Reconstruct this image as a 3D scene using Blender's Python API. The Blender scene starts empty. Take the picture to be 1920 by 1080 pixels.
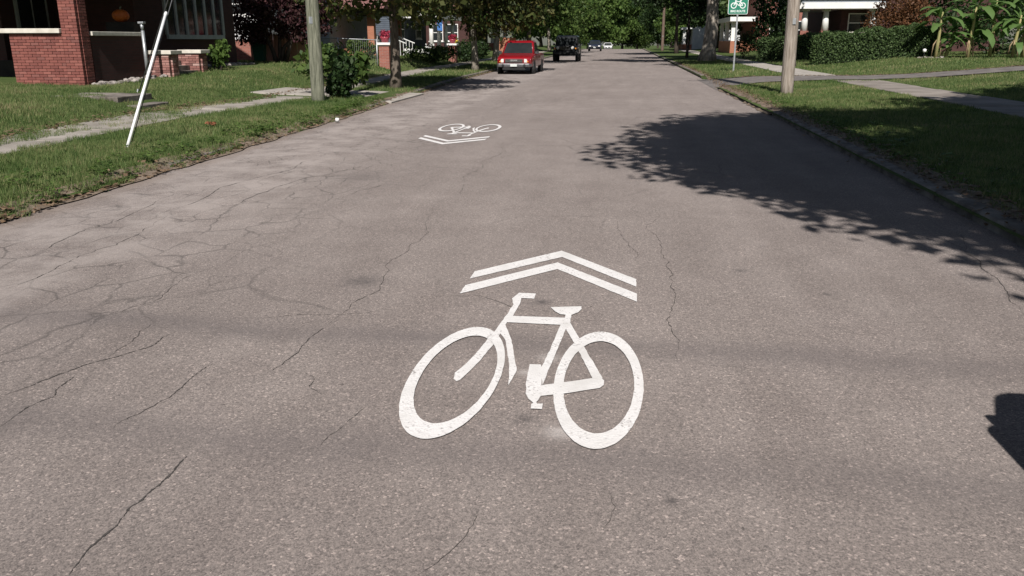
import bpy, bmesh, math, random
import numpy as np
from mathutils import Vector, Matrix

# ------------------------------------------------------------------ camera, sky, sun, exposure
S = bpy.context.scene
C = S.collection
cam = bpy.data.cameras.new("camera"); camo = bpy.data.objects.new("camera", cam); C.objects.link(camo)
cam.sensor_width = 36.0; cam.lens = 36.0 * 1560 / 1920
cam.clip_start = 0.05; cam.clip_end = 3000
camo.location = (0, 0, 1.5)
camo.rotation_euler = (math.radians(90 - 16.598), 0, math.radians(7.282))
S.camera = camo
SUN_EL = math.radians(44)
LD = Vector((-0.06, 0.998, 0)).normalized()          # horizontal way the light travels
w = bpy.data.worlds.new("World"); S.world = w; w.use_nodes = True
wn = w.node_tree.nodes; wl = w.node_tree.links
sky = wn.new("ShaderNodeTexSky"); sky.sky_type = 'NISHITA'; sky.sun_disc = False
sky.sun_elevation = SUN_EL
sky.sun_rotation = math.atan2(-LD.x, -LD.y)
sky.air_density = 1.0; sky.dust_density = 1.0; sky.ozone_density = 1.0
wn["Background"].inputs[1].default_value = 0.05
wl.new(sky.outputs[0], wn["Background"].inputs[0])
sl = bpy.data.lights.new("sun", 'SUN'); so = bpy.data.objects.new("sun", sl); C.objects.link(so)
sl.energy = 5.0; sl.angle = math.radians(0.53); sl.color = (1.0, 0.955, 0.905)
d = Vector((LD.x * math.cos(SUN_EL), LD.y * math.cos(SUN_EL), -math.sin(SUN_EL)))
so.rotation_euler = d.to_track_quat('-Z', 'Y').to_euler()
so.location = (10, -40, 50)
S.view_settings.view_transform = 'Standard'; S.view_settings.look = 'None'
S.view_settings.exposure = 0.22; S.view_settings.gamma = 1.0; S.view_settings.use_curve_mapping = False
S.render.engine = 'CYCLES'
S.cycles.max_bounces = 4; S.cycles.diffuse_bounces = 2; S.cycles.transparent_max_bounces = 8
random.seed(7); RNG = np.random.default_rng(7)

# ------------------------------------------------------------------ helpers
def link(o, parent=None):
    C.objects.link(o)
    if parent is not None: o.parent = parent
    return o
def tag(o, label=None, cat=None, group=None, kind=None):
    if label: o["label"] = label
    if cat: o["category"] = cat
    if group: o["group"] = group
    if kind: o["kind"] = kind
    return o
def empty(name, loc=(0, 0, 0), rz=0.0):
    o = bpy.data.objects.new(name, None); o.empty_display_size = 0.1
    C.objects.link(o); o.location = loc; o.rotation_euler = (0, 0, rz); return o

class MB:
    """collects faces; build() links them as one mesh object"""
    def __init__(s): s.v = []; s.f = []
    def add(s, vs, fs):
        b = len(s.v); s.v += [tuple(p) for p in vs]; s.f += [tuple(i + b for i in f) for f in fs]; return s
    def box(s, x0, x1, y0, y1, z0, z1):
        return s.add([(x0,y0,z0),(x1,y0,z0),(x1,y1,z0),(x0,y1,z0),(x0,y0,z1),(x1,y0,z1),(x1,y1,z1),(x0,y1,z1)],
                     [(0,3,2,1),(4,5,6,7),(0,1,5,4),(1,2,6,5),(2,3,7,6),(3,0,4,7)])
    def hexa(s, b, t):
        return s.add(list(b) + list(t), [(0,3,2,1),(4,5,6,7),(0,1,5,4),(1,2,6,5),(2,3,7,6),(3,0,4,7)])
    def poly(s, pts): return s.add(pts, [tuple(range(len(pts)))])
    def prism(s, pts, a, b, axis='z'):
        n = len(pts)
        if axis == 'z': lo = [(p[0],p[1],a) for p in pts]; hi = [(p[0],p[1],b) for p in pts]
        elif axis == 'x': lo = [(a,p[0],p[1]) for p in pts]; hi = [(b,p[0],p[1]) for p in pts]
        else: lo = [(p[0],a,p[1]) for p in pts]; hi = [(p[0],b,p[1]) for p in pts]
        return s.add(lo + hi, [tuple(range(n))[::-1], tuple(range(n, 2*n))] + [(i,(i+1)%n,n+(i+1)%n,n+i) for i in range(n)])
    def tube(s, pts, rad, n=8, cap=True, wob=0.0):
        pts = [Vector(p) for p in pts]; m = len(pts)
        if not hasattr(rad, '__len__'): rad = [rad] * m
        rings = []
        t0 = (pts[1] - pts[0]).normalized()
        up = Vector((0,0,1)) if abs(t0.z) < .9 else Vector((1,0,0))
        a = t0.cross(up).normalized()
        for i in range(m):
            t = (pts[min(i+1,m-1)] - pts[max(i-1,0)]).normalized()
            a = (a - t * a.dot(t)).normalized(); b = t.cross(a)
            rings.append([pts[i] + (a*math.cos(2*math.pi*k/n) + b*math.sin(2*math.pi*k/n)) * rad[i] * (1 + wob*random.uniform(-1,1)) for k in range(n)])
        vs = [p for r in rings for p in r]
        fs = [(i*n+k, i*n+(k+1)%n, (i+1)*n+(k+1)%n, (i+1)*n+k) for i in range(m-1) for k in range(n)]
        if cap: fs += [tuple(range(n))[::-1], tuple((m-1)*n+k for k in range(n))]
        return s.add(vs, fs)
    def loft(s, rings, cap=True):
        n = len(rings[0]); m = len(rings)
        vs = [p for r in rings for p in r]
        fs = [(i*n+k, i*n+(k+1)%n, (i+1)*n+(k+1)%n, (i+1)*n+k) for i in range(m-1) for k in range(n)]
        if cap: fs += [tuple(range(n))[::-1], tuple((m-1)*n+k for k in range(n))]
        return s.add(vs, fs)
    def mesh(s, name):
        me = bpy.data.meshes.new(name); me.from_pydata(s.v, [], s.f); me.update(); return me
    def build(s, name, mat, parent=None, smooth=False, bevel=0.0, loc=None):
        me = s.mesh(name)
        bm = bmesh.new(); bm.from_mesh(me); bmesh.ops.recalc_face_normals(bm, faces=bm.faces); bm.to_mesh(me); bm.free()
        if mat: me.materials.append(mat)
        if smooth:
            me.shade_smooth()
        o = bpy.data.objects.new(name, me); link(o, parent)
        if loc: o.location = loc
        if bevel:
            b = o.modifiers.new("bevel", 'BEVEL'); b.width = bevel; b.segments = 2; b.limit_method = 'ANGLE'
        return o

def np_mesh(name, V, nper, mat):
    """V: (N*nper,3) array of separate n-gons"""
    me = bpy.data.meshes.new(name); n = len(V)
    me.vertices.add(n); me.vertices.foreach_set("co", V.astype(np.float32).ravel())
    me.loops.add(n); me.loops.foreach_set("vertex_index", np.arange(n, dtype=np.int32))
    k = n // nper
    me.polygons.add(k); me.polygons.foreach_set("loop_start", np.arange(0, n, nper, dtype=np.int32))
    me.update(calc_edges=True); me.validate()
    if mat: me.materials.append(mat)
    return me

def copy_tree(o, parent=None):
    c = o.copy(); C.objects.link(c); c.parent = parent
    for ch in list(o.children): copy_tree(ch, c)
    return c

# ------------------------------------------------------------------ materials
def newmat(name):
    m = bpy.data.materials.new(name); m.use_nodes = True
    nt = m.node_tree; return m, nt.nodes, nt.links, nt.nodes["Principled BSDF"]
def ramp(N, stops):
    r = N.new("ShaderNodeValToRGB"); e = r.color_ramp.elements
    while len(e) < len(stops): e.new(0.5)
    for k, (p, c) in enumerate(stops):
        e[k].position = p; e[k].color = (*c, 1) if len(c) == 3 else c
    return r
def math_n(N, L, op, a, b=None, c=None):
    n = N.new("ShaderNodeMath"); n.operation = op
    for i, v in enumerate((a, b, c)):
        if v is None: continue
        if isinstance(v, (int, float)): n.inputs[i].default_value = v
        else: L.new(v, n.inputs[i])
    return n.outputs[0]
def mixc(N, L, fac, a, b, mode='MIX'):
    n = N.new("ShaderNodeMix"); n.data_type = 'RGBA'; n.blend_type = mode
    for i, v in ((0, fac), (6, a), (7, b)):
        if isinstance(v, (int, float)): n.inputs[i].default_value = v
        elif isinstance(v, tuple): n.inputs[i].default_value = (*v, 1)
        else: L.new(v, n.inputs[i])
    return n.outputs[2]
def noise(N, L, vec, scale, detail=4, rough=.55):
    n = N.new("ShaderNodeTexNoise"); n.inputs["Scale"].default_value = scale
    n.inputs["Detail"].default_value = detail; n.inputs["Roughness"].default_value = rough
    if vec is not None: L.new(vec, n.inputs["Vector"])
    return n.outputs[0]
def wpos(N): return N.new("ShaderNodeNewGeometry").outputs["Position"]
def scaled(N, L, vec, s):
    m = N.new("ShaderNodeMapping"); m.inputs["Scale"].default_value = s; L.new(vec, m.inputs["Vector"]); return m.outputs[0]
def bump(N, L, B, h, strength, dist=.01):
    b = N.new("ShaderNodeBump"); b.inputs["Strength"].default_value = strength; b.inputs["Distance"].default_value = dist
    L.new(h, b.inputs["Height"]); L.new(b.outputs[0], B.inputs["Normal"])

def M(name, c1, c2=None, scale=4.0, rough=.85, bmp=0.0, bscale=None, stretch=None, metal=0.0, spec=.3, detail=6, lo=.35, hi=.65):
    m, N, L, B = newmat(name)
    B.inputs["Roughness"].default_value = rough; B.inputs["Metallic"].default_value = metal
    B.inputs["Specular IOR Level"].default_value = spec
    if c2 is None: c2 = tuple(v * .8 for v in c1)
    p = wpos(N)
    if stretch: p = scaled(N, L, p, stretch)
    n = noise(N, L, p, scale, detail)
    r = ramp(N, [(lo, c1), (hi, c2)]); L.new(n, r.inputs[0])
    L.new(r.outputs[0], B.inputs["Base Color"])
    if bmp:
        n2 = noise(N, L, p, bscale or scale * 4, 5); bump(N, L, B, n2, bmp)
    return m

def leafmat(name, cols, trans=.35, spec=.25):
    m, N, L, B = newmat(name)
    g = N.new("ShaderNodeNewGeometry")
    r = ramp(N, [(i / max(1, len(cols) - 1), c) for i, c in enumerate(cols)])
    n = noise(N, L, g.outputs["Position"], .7, 3)
    f = math_n(N, L, 'ADD', math_n(N, L, 'MULTIPLY', g.outputs["Random Per Island"], .6), math_n(N, L, 'MULTIPLY', n, .4))
    L.new(f, r.inputs[0]); L.new(r.outputs[0], B.inputs["Base Color"])
    B.inputs["Roughness"].default_value = .55; B.inputs["Specular IOR Level"].default_value = spec
    t = N.new("ShaderNodeBsdfTranslucent"); L.new(r.outputs[0], t.inputs[0])
    mx = N.new("ShaderNodeMixShader"); mx.inputs[0].default_value = trans
    out = N["Material Output"]
    L.new(B.outputs[0], mx.inputs[1]); L.new(t.outputs[0], mx.inputs[2]); L.new(mx.outputs[0], out.inputs[0])
    return m

def brickmat(name, c1, c2, mortar, sc=1.0, dirt=.3):
    m, N, L, B = newmat(name)
    p = wpos(N); sx = N.new("ShaderNodeSeparateXYZ"); L.new(p, sx.inputs[0])
    u = math_n(N, L, 'ADD', sx.outputs[0], sx.outputs[1])
    cx = N.new("ShaderNodeCombineXYZ"); L.new(u, cx.inputs[0]); L.new(sx.outputs[2], cx.inputs[1])
    b = N.new("ShaderNodeTexBrick"); L.new(cx.outputs[0], b.inputs["Vector"])
    b.inputs["Scale"].default_value = 1.0 / sc; b.inputs["Brick Width"].default_value = .215; b.inputs["Row Height"].default_value = .0675
    b.inputs["Mortar Size"].default_value = .006; b.inputs["Mortar Smooth"].default_value = .1
    b.inputs["Color1"].default_value = (*c1, 1); b.inputs["Color2"].default_value = (*c2, 1); b.inputs["Mortar"].default_value = (*mortar, 1)
    n = noise(N, L, p, 2.5, 5)
    c = mixc(N, L, math_n(N, L, 'MULTIPLY', n, dirt), b.outputs[0], tuple(v * .45 for v in c1))
    L.new(c, B.inputs["Base Color"]); B.inputs["Roughness"].default_value = .9
    bump(N, L, B, b.outputs["Fac"], -.6, .01)
    return m

def paintmat(name, col, rough=.3, metal=0.0, coat=.6):
    m, N, L, B = newmat(name)
    n = noise(N, L, wpos(N), 6, 4)
    r = ramp(N, [(.3, tuple(v * .85 for v in col)), (.7, col)]); L.new(n, r.inputs[0]); L.new(r.outputs[0], B.inputs["Base Color"])
    B.inputs["Roughness"].default_value = rough; B.inputs["Metallic"].default_value = metal
    B.inputs["Coat Weight"].default_value = coat; B.inputs["Coat Roughness"].default_value = .08
    return m

def road_material():
    m, N, L, B = newmat("old asphalt")
    p = wpos(N); sx = N.new("ShaderNodeSeparateXYZ"); L.new(p, sx.inputs[0]); X, Y = sx.outputs[0], sx.outputs[1]
    big = noise(N, L, p, .35, 4); med = noise(N, L, p, 2.2, 5); lng = noise(N, L, scaled(N, L, p, (1.4, .16, 1)), 1.6, 5)
    v = N.new("ShaderNodeTexVoronoi"); v.inputs["Scale"].default_value = 125; L.new(p, v.inputs["Vector"])
    vb = N.new("ShaderNodeSeparateColor"); L.new(v.outputs["Color"], vb.inputs[0])
    v2 = N.new("ShaderNodeTexVoronoi"); v2.inputs["Scale"].default_value = 260; L.new(p, v2.inputs["Vector"])
    vb2 = N.new("ShaderNodeSeparateColor"); L.new(v2.outputs["Color"], vb2.inputs[0])
    f = math_n(N, L, 'MULTIPLY', big, .35)
    f = math_n(N, L, 'MULTIPLY_ADD', med, .30, f)
    f = math_n(N, L, 'MULTIPLY_ADD', lng, .35, f)
    r = ramp(N, [(.36, (.139, .1190, .1105)), (.52, (.170, .1472, .137)), (.66, (.208, .1815, .169))]); L.new(f, r.inputs[0])
    # stones of the aggregate, pale and dark
    st = ramp(N, [(0, (.66,.66,.67)), (.30, (.88,.88,.88)), (.75, (1.04,1.03,1.03)), (.93, (1.16,1.15,1.14)), (1, (1.75,1.7,1.68))]); L.new(vb.outputs[0], st.inputs[0])
    st2 = ramp(N, [(0, (.66,.66,.66)), (.5, (1,1,1)), (1, (1.34,1.32,1.3))]); L.new(vb2.outputs[1], st2.inputs[0])
    c = mixc(N, L, 1.0, r.outputs[0], st.outputs[0], 'MULTIPLY')
    c = mixc(N, L, .85, c, st2.outputs[0], 'MULTIPLY')
    # dark pits
    pit = noise(N, L, p, 26, 2); pr = ramp(N, [(.24, (.5,.5,.5)), (.31, (1,1,1))]); L.new(pit, pr.inputs[0])
    c = mixc(N, L, .8, c, pr.outputs[0], 'MULTIPLY')
    # rubber left by turning wheels: two bands across the street
    wob = noise(N, L, p, .9, 3)
    def band(y0, sl, wd, amt):
        yy = math_n(N, L, 'MULTIPLY_ADD', X, sl, y0)
        dd = math_n(N, L, 'SUBTRACT', math_n(N, L, 'MULTIPLY_ADD', wob, .35, math_n(N, L, 'SUBTRACT', Y, .17)), yy)
        g = math_n(N, L, 'POWER', 2.718, math_n(N, L, 'MULTIPLY', math_n(N, L, 'MULTIPLY', dd, dd), -1.0 / (wd * wd)))
        g = math_n(N, L, 'MULTIPLY', g, math_n(N, L, 'MULTIPLY_ADD', med, 1.2, -.05))
        return math_n(N, L, 'MULTIPLY', g, amt)
    c = mixc(N, L, band(4.02, -.03, .15, .78), c, (.085, .074, .073))
    c = mixc(N, L, band(2.80, -.02, .16, .62), c, (.085, .074, .073))
    def spot(x0, y0, rad, amt, col=(.05, .045, .045)):
        dx = math_n(N, L, 'SUBTRACT', X, x0); dy = math_n(N, L, 'SUBTRACT', Y, y0)
        d2 = math_n(N, L, 'ADD', math_n(N, L, 'MULTIPLY', dx, dx), math_n(N, L, 'MULTIPLY', dy, dy))
        g = math_n(N, L, 'POWER', 2.718, math_n(N, L, 'MULTIPLY', d2, -1.0 / (rad * rad)))
        g = math_n(N, L, 'MULTIPLY', g, math_n(N, L, 'MULTIPLY', fine, amt)); return g, col
    fine = noise(N, L, p, 18, 4)
    for a_ in ((-1.62, 5.02, .13, 1.1), (-.42, 4.72, .05, 1.3), (.85, 5.6, .04, 1.2), (-.35, 3.12, .045, 1.2), (.22, 2.55, .025, 1.5), (1.3, 5.1, .03, 1.2), (-2.9, 9.2, .3, .6), (-.2, 10.5, .4, .5)):
        g, col = spot(*a_); c = mixc(N, L, g, c, col)
    # white overspray beside the painted rear wheel and crank
    for a_ in ((-.19, 3.02, .06, .6), (-.30, 3.82, .05, .5), (-.40, 3.62, .04, .45)):
        g, col = spot(*a_, col=(.55, .52, .5)); c = mixc(N, L, g, c, col)
    # fine alligator cracking, strongest along the left gutter
    dn = N.new("ShaderNodeTexNoise"); dn.inputs["Scale"].default_value = 2.5; dn.inputs["Detail"].default_value = 5; L.new(p, dn.inputs["Vector"])
    dv = N.new("ShaderNodeVectorMath"); dv.operation = 'MULTIPLY_ADD'; L.new(dn.outputs["Color"], dv.inputs[0]); dv.inputs[1].default_value = (.22,.22,.22); L.new(p, dv.inputs[2])
    def cracks(sc, stretch, th):
        vv = N.new("ShaderNodeTexVoronoi"); vv.feature = 'DISTANCE_TO_EDGE'; vv.inputs["Scale"].default_value = sc
        L.new(scaled(N, L, dv.outputs[0], stretch), vv.inputs["Vector"])
        q = N.new("ShaderNodeMapRange"); q.inputs[1].default_value = 0; q.inputs[2].default_value = th; q.inputs[3].default_value = 1; q.inputs[4].default_value = 0
        L.new(vv.outputs[0], q.inputs[0]); return q.outputs[0]
    def smooth(v, a, b):
        q = N.new("ShaderNodeMapRange"); q.interpolation_type = 'SMOOTHSTEP'; q.inputs[1].default_value = a; q.inputs[2].default_value = b; L.new(v, q.inputs[0]); return q.outputs[0]
    mk = math_n(N, L, 'MULTIPLY', smooth(X, -1.9, -3.4), smooth(med, .36, .54))
    cr = math_n(N, L, 'MULTIPLY', cracks(3.1, (1, .6, 1), .035), mk)
    mk2 = smooth(noise(N, L, p, .55, 3), .52, .64)
    cr2 = math_n(N, L, 'MULTIPLY', cracks(.62, (1, .6, 1), .012), math_n(N, L, 'MULTIPLY', mk2, .55))
    allc = math_n(N, L, 'MAXIMUM', cr, cr2)
    c = mixc(N, L, math_n(N, L, 'MULTIPLY', allc, .74), c, (.042, .038, .036))
    # bleached, ravelled strip beside the left gutter
    rav = math_n(N, L, 'MULTIPLY', math_n(N, L, 'MULTIPLY', smooth(X, -2.8, -4.0), smooth(X, -5.5, -4.9)), smooth(noise(N, L, p, 1.7, 6, .68), .36, .66))
    c = mixc(N, L, math_n(N, L, 'MULTIPLY', rav, .75), c, (.255, .225, .21))
    # brown grit in the gutters
    gut = math_n(N, L, 'MULTIPLY', smooth(math_n(N, L, 'MULTIPLY_ADD', Y, .035, X), -4.55, -5.15), smooth(med, .28, .55))
    c = mixc(N, L, math_n(N, L, 'MULTIPLY', gut, .75), c, (.15, .115, .09))
    L.new(c, B.inputs["Base Color"]); B.inputs["Diffuse Roughness"].default_value = 1.0; B.inputs["Roughness"].default_value = .93; B.inputs["Specular IOR Level"].default_value = .25
    hgt = math_n(N, L, 'MULTIPLY_ADD', vb.outputs[1], .5, math_n(N, L, 'MULTIPLY_ADD', allc, -.8, math_n(N, L, 'MULTIPLY', v.outputs["Distance"], -.6)))
    bump(N, L, B, hgt, .5, .006)
    return m

def marking_material():
    m, N, L, B = newmat("white road paint")
    p = wpos(N)
    a = noise(N, L, p, 60, 4); b = noise(N, L, p, 5, 5)
    v = N.new("ShaderNodeTexVoronoi"); v.inputs["Scale"].default_value = 110; L.new(p, v.inputs["Vector"])
    r = ramp(N, [(.32, (.64, .615, .59)), (.50, (.73, .705, .685)), (.66, (.78, .755, .735))]); L.new(b, r.inputs[0])
    wear = math_n(N, L, 'MULTIPLY_ADD', a, .7, math_n(N, L, 'MULTIPLY', b, .5))
    wr = ramp(N, [(.645, (0,0,0)), (.76, (1,1,1))]); L.new(wear, wr.inputs[0])
    sp = N.new("ShaderNodeSeparateColor"); L.new(v.outputs["Color"], sp.inputs[0])
    chip = ramp(N, [(.88, (0,0,0)), (.97, (1,1,1))]); L.new(math_n(N, L, 'MULTIPLY_ADD', sp.outputs[0], .75, math_n(N, L, 'MULTIPLY', b, .38)), chip.inputs[0])
    c = mixc(N, L, math_n(N, L, 'MULTIPLY', wr.outputs[0], .45), r.outputs[0], (.40, .365, .345))
    c = mixc(N, L, math_n(N, L, 'MULTIPLY', chip.outputs[0], .7), c, (.20, .175, .165))
    L.new(c, B.inputs["Base Color"]); B.inputs["Roughness"].default_value = .75; B.inputs["Specular IOR Level"].default_value = .3
    bump(N, L, B, v.outputs["Distance"], .4, .005)
    return m

def lawn_material():
    m, N, L, B = newmat("lawn soil and thatch")
    p = wpos(N)
    a = noise(N, L, p, .45, 5); b = noise(N, L, p, 9, 4); c3 = noise(N, L, p, 45, 3)
    f = math_n(N, L, 'MULTIPLY_ADD', a, .55, math_n(N, L, 'MULTIPLY_ADD', b, .25, math_n(N, L, 'MULTIPLY', c3, .2)))
    r = ramp(N, [(.36, (.042, .068, .020)), (.50, (.070, .100, .032)), (.60, (.10, .122, .045)), (.70, (.15, .130, .075))]); L.new(f, r.inputs[0])
    L.new(r.outputs[0], B.inputs["Base Color"]); B.inputs["Roughness"].default_value = 1; B.inputs["Specular IOR Level"].default_value = .1
    bump(N, L, B, c3, .8, .03)
    return m
def blade_material():
    m, N, L, B = newmat("grass blades")
    g = N.new("ShaderNodeNewGeometry")
    a = noise(N, L, g.outputs["Position"], .5, 4); b = noise(N, L, g.outputs["Position"], 4, 3)
    f = math_n(N, L, 'MULTIPLY_ADD', a, .55, math_n(N, L, 'MULTIPLY_ADD', b, .25, math_n(N, L, 'MULTIPLY', g.outputs["Random Per Island"], .28)))
    r = ramp(N, [(.36, (.044, .085, .020)), (.48, (.090, .140, .042)), (.58, (.150, .195, .066)), (.67, (.22, .225, .10)), (.76, (.29, .235, .135))]); L.new(f, r.inputs[0])
    L.new(r.outputs[0], B.inputs["Base Color"]); B.inputs["Roughness"].default_value = .6; B.inputs["Specular IOR Level"].default_value = .2
    t = N.new("ShaderNodeBsdfTranslucent"); L.new(r.outputs[0], t.inputs[0])
    mx = N.new("ShaderNodeMixShader"); mx.inputs[0].default_value = .25
    L.new(B.outputs[0], mx.inputs[1]); L.new(t.outputs[0], mx.inputs[2]); L.new(mx.outputs[0], N["Material Output"].inputs[0])
    return m
def single_brick_material(name, stops):
    m, N, L, B = newmat(name)
    oi = N.new("ShaderNodeObjectInfo"); r = ramp(N, stops); L.new(oi.outputs["Random"], r.inputs[0])
    n = noise(N, L, wpos(N), 30, 4)
    c = mixc(N, L, math_n(N, L, 'MULTIPLY', n, .35), r.outputs[0], tuple(v * .5 for v in stops[0][1]))
    L.new(c, B.inputs["Base Color"]); B.inputs["Roughness"].default_value = .9
    bump(N, L, B, n, .4, .005)
    return m

MAT = {
 'road': road_material(), 'paint': marking_material(), 'lawn': lawn_material(), 'blade': blade_material(),
 'crack': M("crack filler dirt", (.05,.045,.042), (.085,.075,.068), 30, .95),
 'conc': M("sidewalk concrete", (.30,.27,.235), (.42,.385,.345), 3.5, .92, .3, 60),
 'conc_old': M("stained kerb concrete", (.10,.085,.072), (.24,.21,.185), 3.5, .95, .5, 40),
 'conc_mid': M("weathered sidewalk", (.185,.16,.138), (.29,.255,.225), 1.3, .95, .4, 60),
 'conc_walk': M("old pale sidewalk", (.23,.205,.175), (.36,.325,.285), 2.0, .95, .4, 60),
 'drive': M("driveway asphalt", (.12,.105,.10), (.20,.18,.165), 3, .95, .4, 80),
 'soil': M("bare soil and leaf crumbs", (.13,.098,.07), (.24,.185,.14), 14, 1, .6, 60),
 'litter': leafmat("dead leaves", [(.07,.045,.028), (.14,.09,.055), (.24,.17,.11), (.11,.085,.05)], .15),
 'wood_green': M("greenish weathered pole", (.11,.115,.08), (.25,.25,.19), 6, .9, .8, 40, (6, 6, .5)),
 'wood_grey': M("pale weathered pole", (.18,.145,.115), (.40,.345,.295), 5, .9, .8, 40, (7, 7, .45)),
 'wood_dark': M("dark brown pole", (.10,.07,.055), (.19,.135,.105), 5, .9, .5, 40, (7, 7, .45)),
 'bark': M("grey brown bark", (.085,.065,.05), (.19,.155,.125), 7, .95, .9, 25, (3, 3, .6)),
 'bark_pale': M("pale blotched bark", (.16,.135,.11), (.36,.32,.27), 4, .95, .7, 22, (2, 2, .8)),
 'bark_dark': M("dark bark", (.035,.027,.022), (.075,.058,.045), 8, .95, .8, 25, (3, 3, .6)),
 'white': M("white trim paint", (.72,.71,.68), (.80,.79,.77), 3, .6),
 'white_pl': M("white plastic tube", (.78,.78,.78), (.84,.84,.84), 3, .35, spec=.5),
 'galv': M("galvanised steel", (.33,.345,.36), (.45,.46,.475), 12, .45, metal=.6, spec=.5),
 'wire': M("dull wire", (.10,.10,.105), (.14,.14,.145), 10, .5, metal=.7),
 'limestone': M("pale stone cap", (.52,.48,.41), (.66,.62,.55), 6, .85, .2, 50),
 'stone': M("field stone", (.09,.078,.07), (.40,.36,.33), 9, .95, .6, 30),
 'mortar': M("mortar", (.20,.135,.12), (.30,.215,.19), 12, .95, .3, 60),
 'brick_one': single_brick_material("red brick unit", [(0, (.175,.056,.046)), (.5, (.25,.082,.065)), (.85, (.31,.115,.092)), (1, (.18,.07,.06))]),
 'brick_mottled': single_brick_material("mottled brick unit", [(0, (.16,.075,.065)), (.4, (.30,.13,.11)), (.75, (.42,.22,.19)), (1, (.50,.33,.29))]),
 'brick': brickmat("red brick wall", (.26,.085,.062), (.35,.125,.09), (.30,.22,.19)),
 'brick_dark_shaded': brickmat("dark and shaded red brick", (.060,.023,.020), (.085,.031,.027), (.055,.040,.036)),  # porch shade put into this brick colour; the darker brick houses share it
 'brick_orange': brickmat("orange brick wall", (.36,.125,.07), (.44,.17,.095), (.34,.22,.16)),
 'brick_pink': M("weathered pink boards", (.40,.20,.155), (.50,.27,.215), 3, .9, .3, 20, (8, 8, .6)),
 'dark': M("dark wood and porch shade", (.022,.018,.016), (.035,.028,.024), 5, .8),
 'porch_floor': M("porch floor boards", (.10,.09,.08), (.14,.125,.11), 5, .8),
 'glass': M("window glass", (.018,.022,.024), (.028,.032,.034), 1.2, .08, spec=.6),
 'curtain': M("grey window blind", (.16,.17,.165), (.21,.22,.215), 8, .9),
 'frame_grey': M("grey window frame", (.36,.37,.36), (.44,.45,.44), 5, .7),
 'siding_grey': M("blue grey siding", (.27,.30,.335), (.32,.355,.39), 2, .75),
 'siding_white': M("white siding", (.55,.55,.56), (.66,.66,.66), 2, .75),
 'siding_slate': M("slate blue siding", (.075,.09,.115), (.10,.12,.145), 2, .8),
 'roof_red': M("red brown shingles", (.16,.075,.07), (.24,.125,.115), 22, .95, .6, 40),
 'roof_grey': M("grey shingles", (.10,.095,.09), (.16,.15,.145), 22, .95, .6, 40),
 'pumpkin': M("pumpkin skin", (.45,.10,.015), (.55,.15,.03), 5, .5),
 'green_bin': paintmat("dark green plastic", (.02,.11,.075), .45, 0, .1),
 'blue': M("blue flag cloth", (.05,.15,.40), (.08,.20,.48), 5, .8),
 'red_plant': leafmat("red coleus leaves", [(.28,.02,.05), (.42,.05,.09), (.20,.03,.05)], .3),
 'pot': M("glazed red pot", (.30,.04,.06), (.38,.06,.085), 5, .4, spec=.5),
 'yellow': M("yellow planter", (.62,.42,.04), (.70,.50,.07), 5, .5),
 'sign_green': M("green sign sheeting", (.012,.17,.105), (.018,.20,.125), 2, .45, spec=.5),
 'sign_white': M("white sign sheeting", (.70,.74,.72), (.78,.80,.79), 2, .45),
 'red_car': paintmat("red car paint", (.25,.006,.012)), 'black_car': paintmat("black car paint", (.012,.012,.014)),
 'blue_car': paintmat("dark blue car paint", (.018,.022,.04)), 'grey_car': paintmat("grey car paint", (.16,.165,.17), .35, .5),
 'white_car': paintmat("white car paint", (.70,.70,.70)),
 'tyre': M("tyre rubber", (.012,.012,.012), (.022,.021,.02), 20, .9),
 'rim': M("alloy rim", (.35,.35,.36), (.45,.45,.46), 5, .3, metal=.8), 'chrome': M("dull chrome", (.55,.55,.56), (.65,.65,.66), 5, .22, metal=.9),
 'bumper_grey': M("grey bumper", (.14,.14,.145), (.26,.26,.27), 6, .35, metal=.5), 'plastic': M("black plastic", (.018,.018,.019), (.028,.028,.028), 9, .6),
 'lamp': M("headlamp lens", (.62,.60,.56), (.80,.78,.75), 9, .12, spec=.8), 'amber': M("amber lens", (.70,.25,.03), (.75,.32,.05), 9, .2), 'tail': M("red tail lens", (.35,.01,.01), (.42,.02,.02), 9, .2),
 'plate': M("licence plate", (.55,.58,.55), (.66,.68,.66), 25, .5),
 'leaf_green': leafmat("mid green leaves", [(.022,.045,.012), (.045,.085,.02), (.085,.13,.03), (.13,.16,.045)]),
 'leaf_dark': leafmat("dark green leaves", [(.012,.026,.009), (.024,.048,.014), (.05,.08,.024)], .25),
 'leaf_autumn': leafmat("yellowing leaves", [(.028,.045,.014), (.050,.072,.020), (.10,.105,.032), (.22,.155,.05)]),
 'leaf_light': leafmat("light green leaves", [(.035,.07,.016), (.075,.13,.03), (.13,.20,.05), (.18,.25,.07)], .4),
 'leaf_purple': leafmat("purple leaves", [(.018,.008,.010), (.045,.016,.020), (.085,.04,.04), (.05,.045,.03)], .2),
 'leaf_rust': leafmat("rusty brown leaves", [(.04,.025,.012), (.10,.05,.022), (.17,.075,.035), (.07,.07,.025)], .3),
 'leaf_hedge': leafmat("hedge leaves", [(.036,.066,.022), (.072,.118,.040), (.12,.165,.062)], .25),
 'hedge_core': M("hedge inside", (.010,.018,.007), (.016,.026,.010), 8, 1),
 'banana': leafmat("banana leaf", [(.075,.14,.04), (.12,.21,.06), (.18,.27,.085)], .45, .4),
 'banana_stem': M("banana stem", (.20,.22,.085), (.34,.27,.13), 5, .7, .3, 30, (4, 4, .8)),
 'rail': M("white painted rail", (.62,.62,.60), (.72,.72,.70), 5, .6), 'iron': M("black iron", (.02,.02,.02), (.03,.03,.03), 9, .5),
 'dead': M("dry banana leaf", (.26,.18,.10), (.40,.30,.19), 8, .9),
 'tan': M("salmon paint", (.45,.25,.19), (.52,.31,.24), 3, .8),
}

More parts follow.
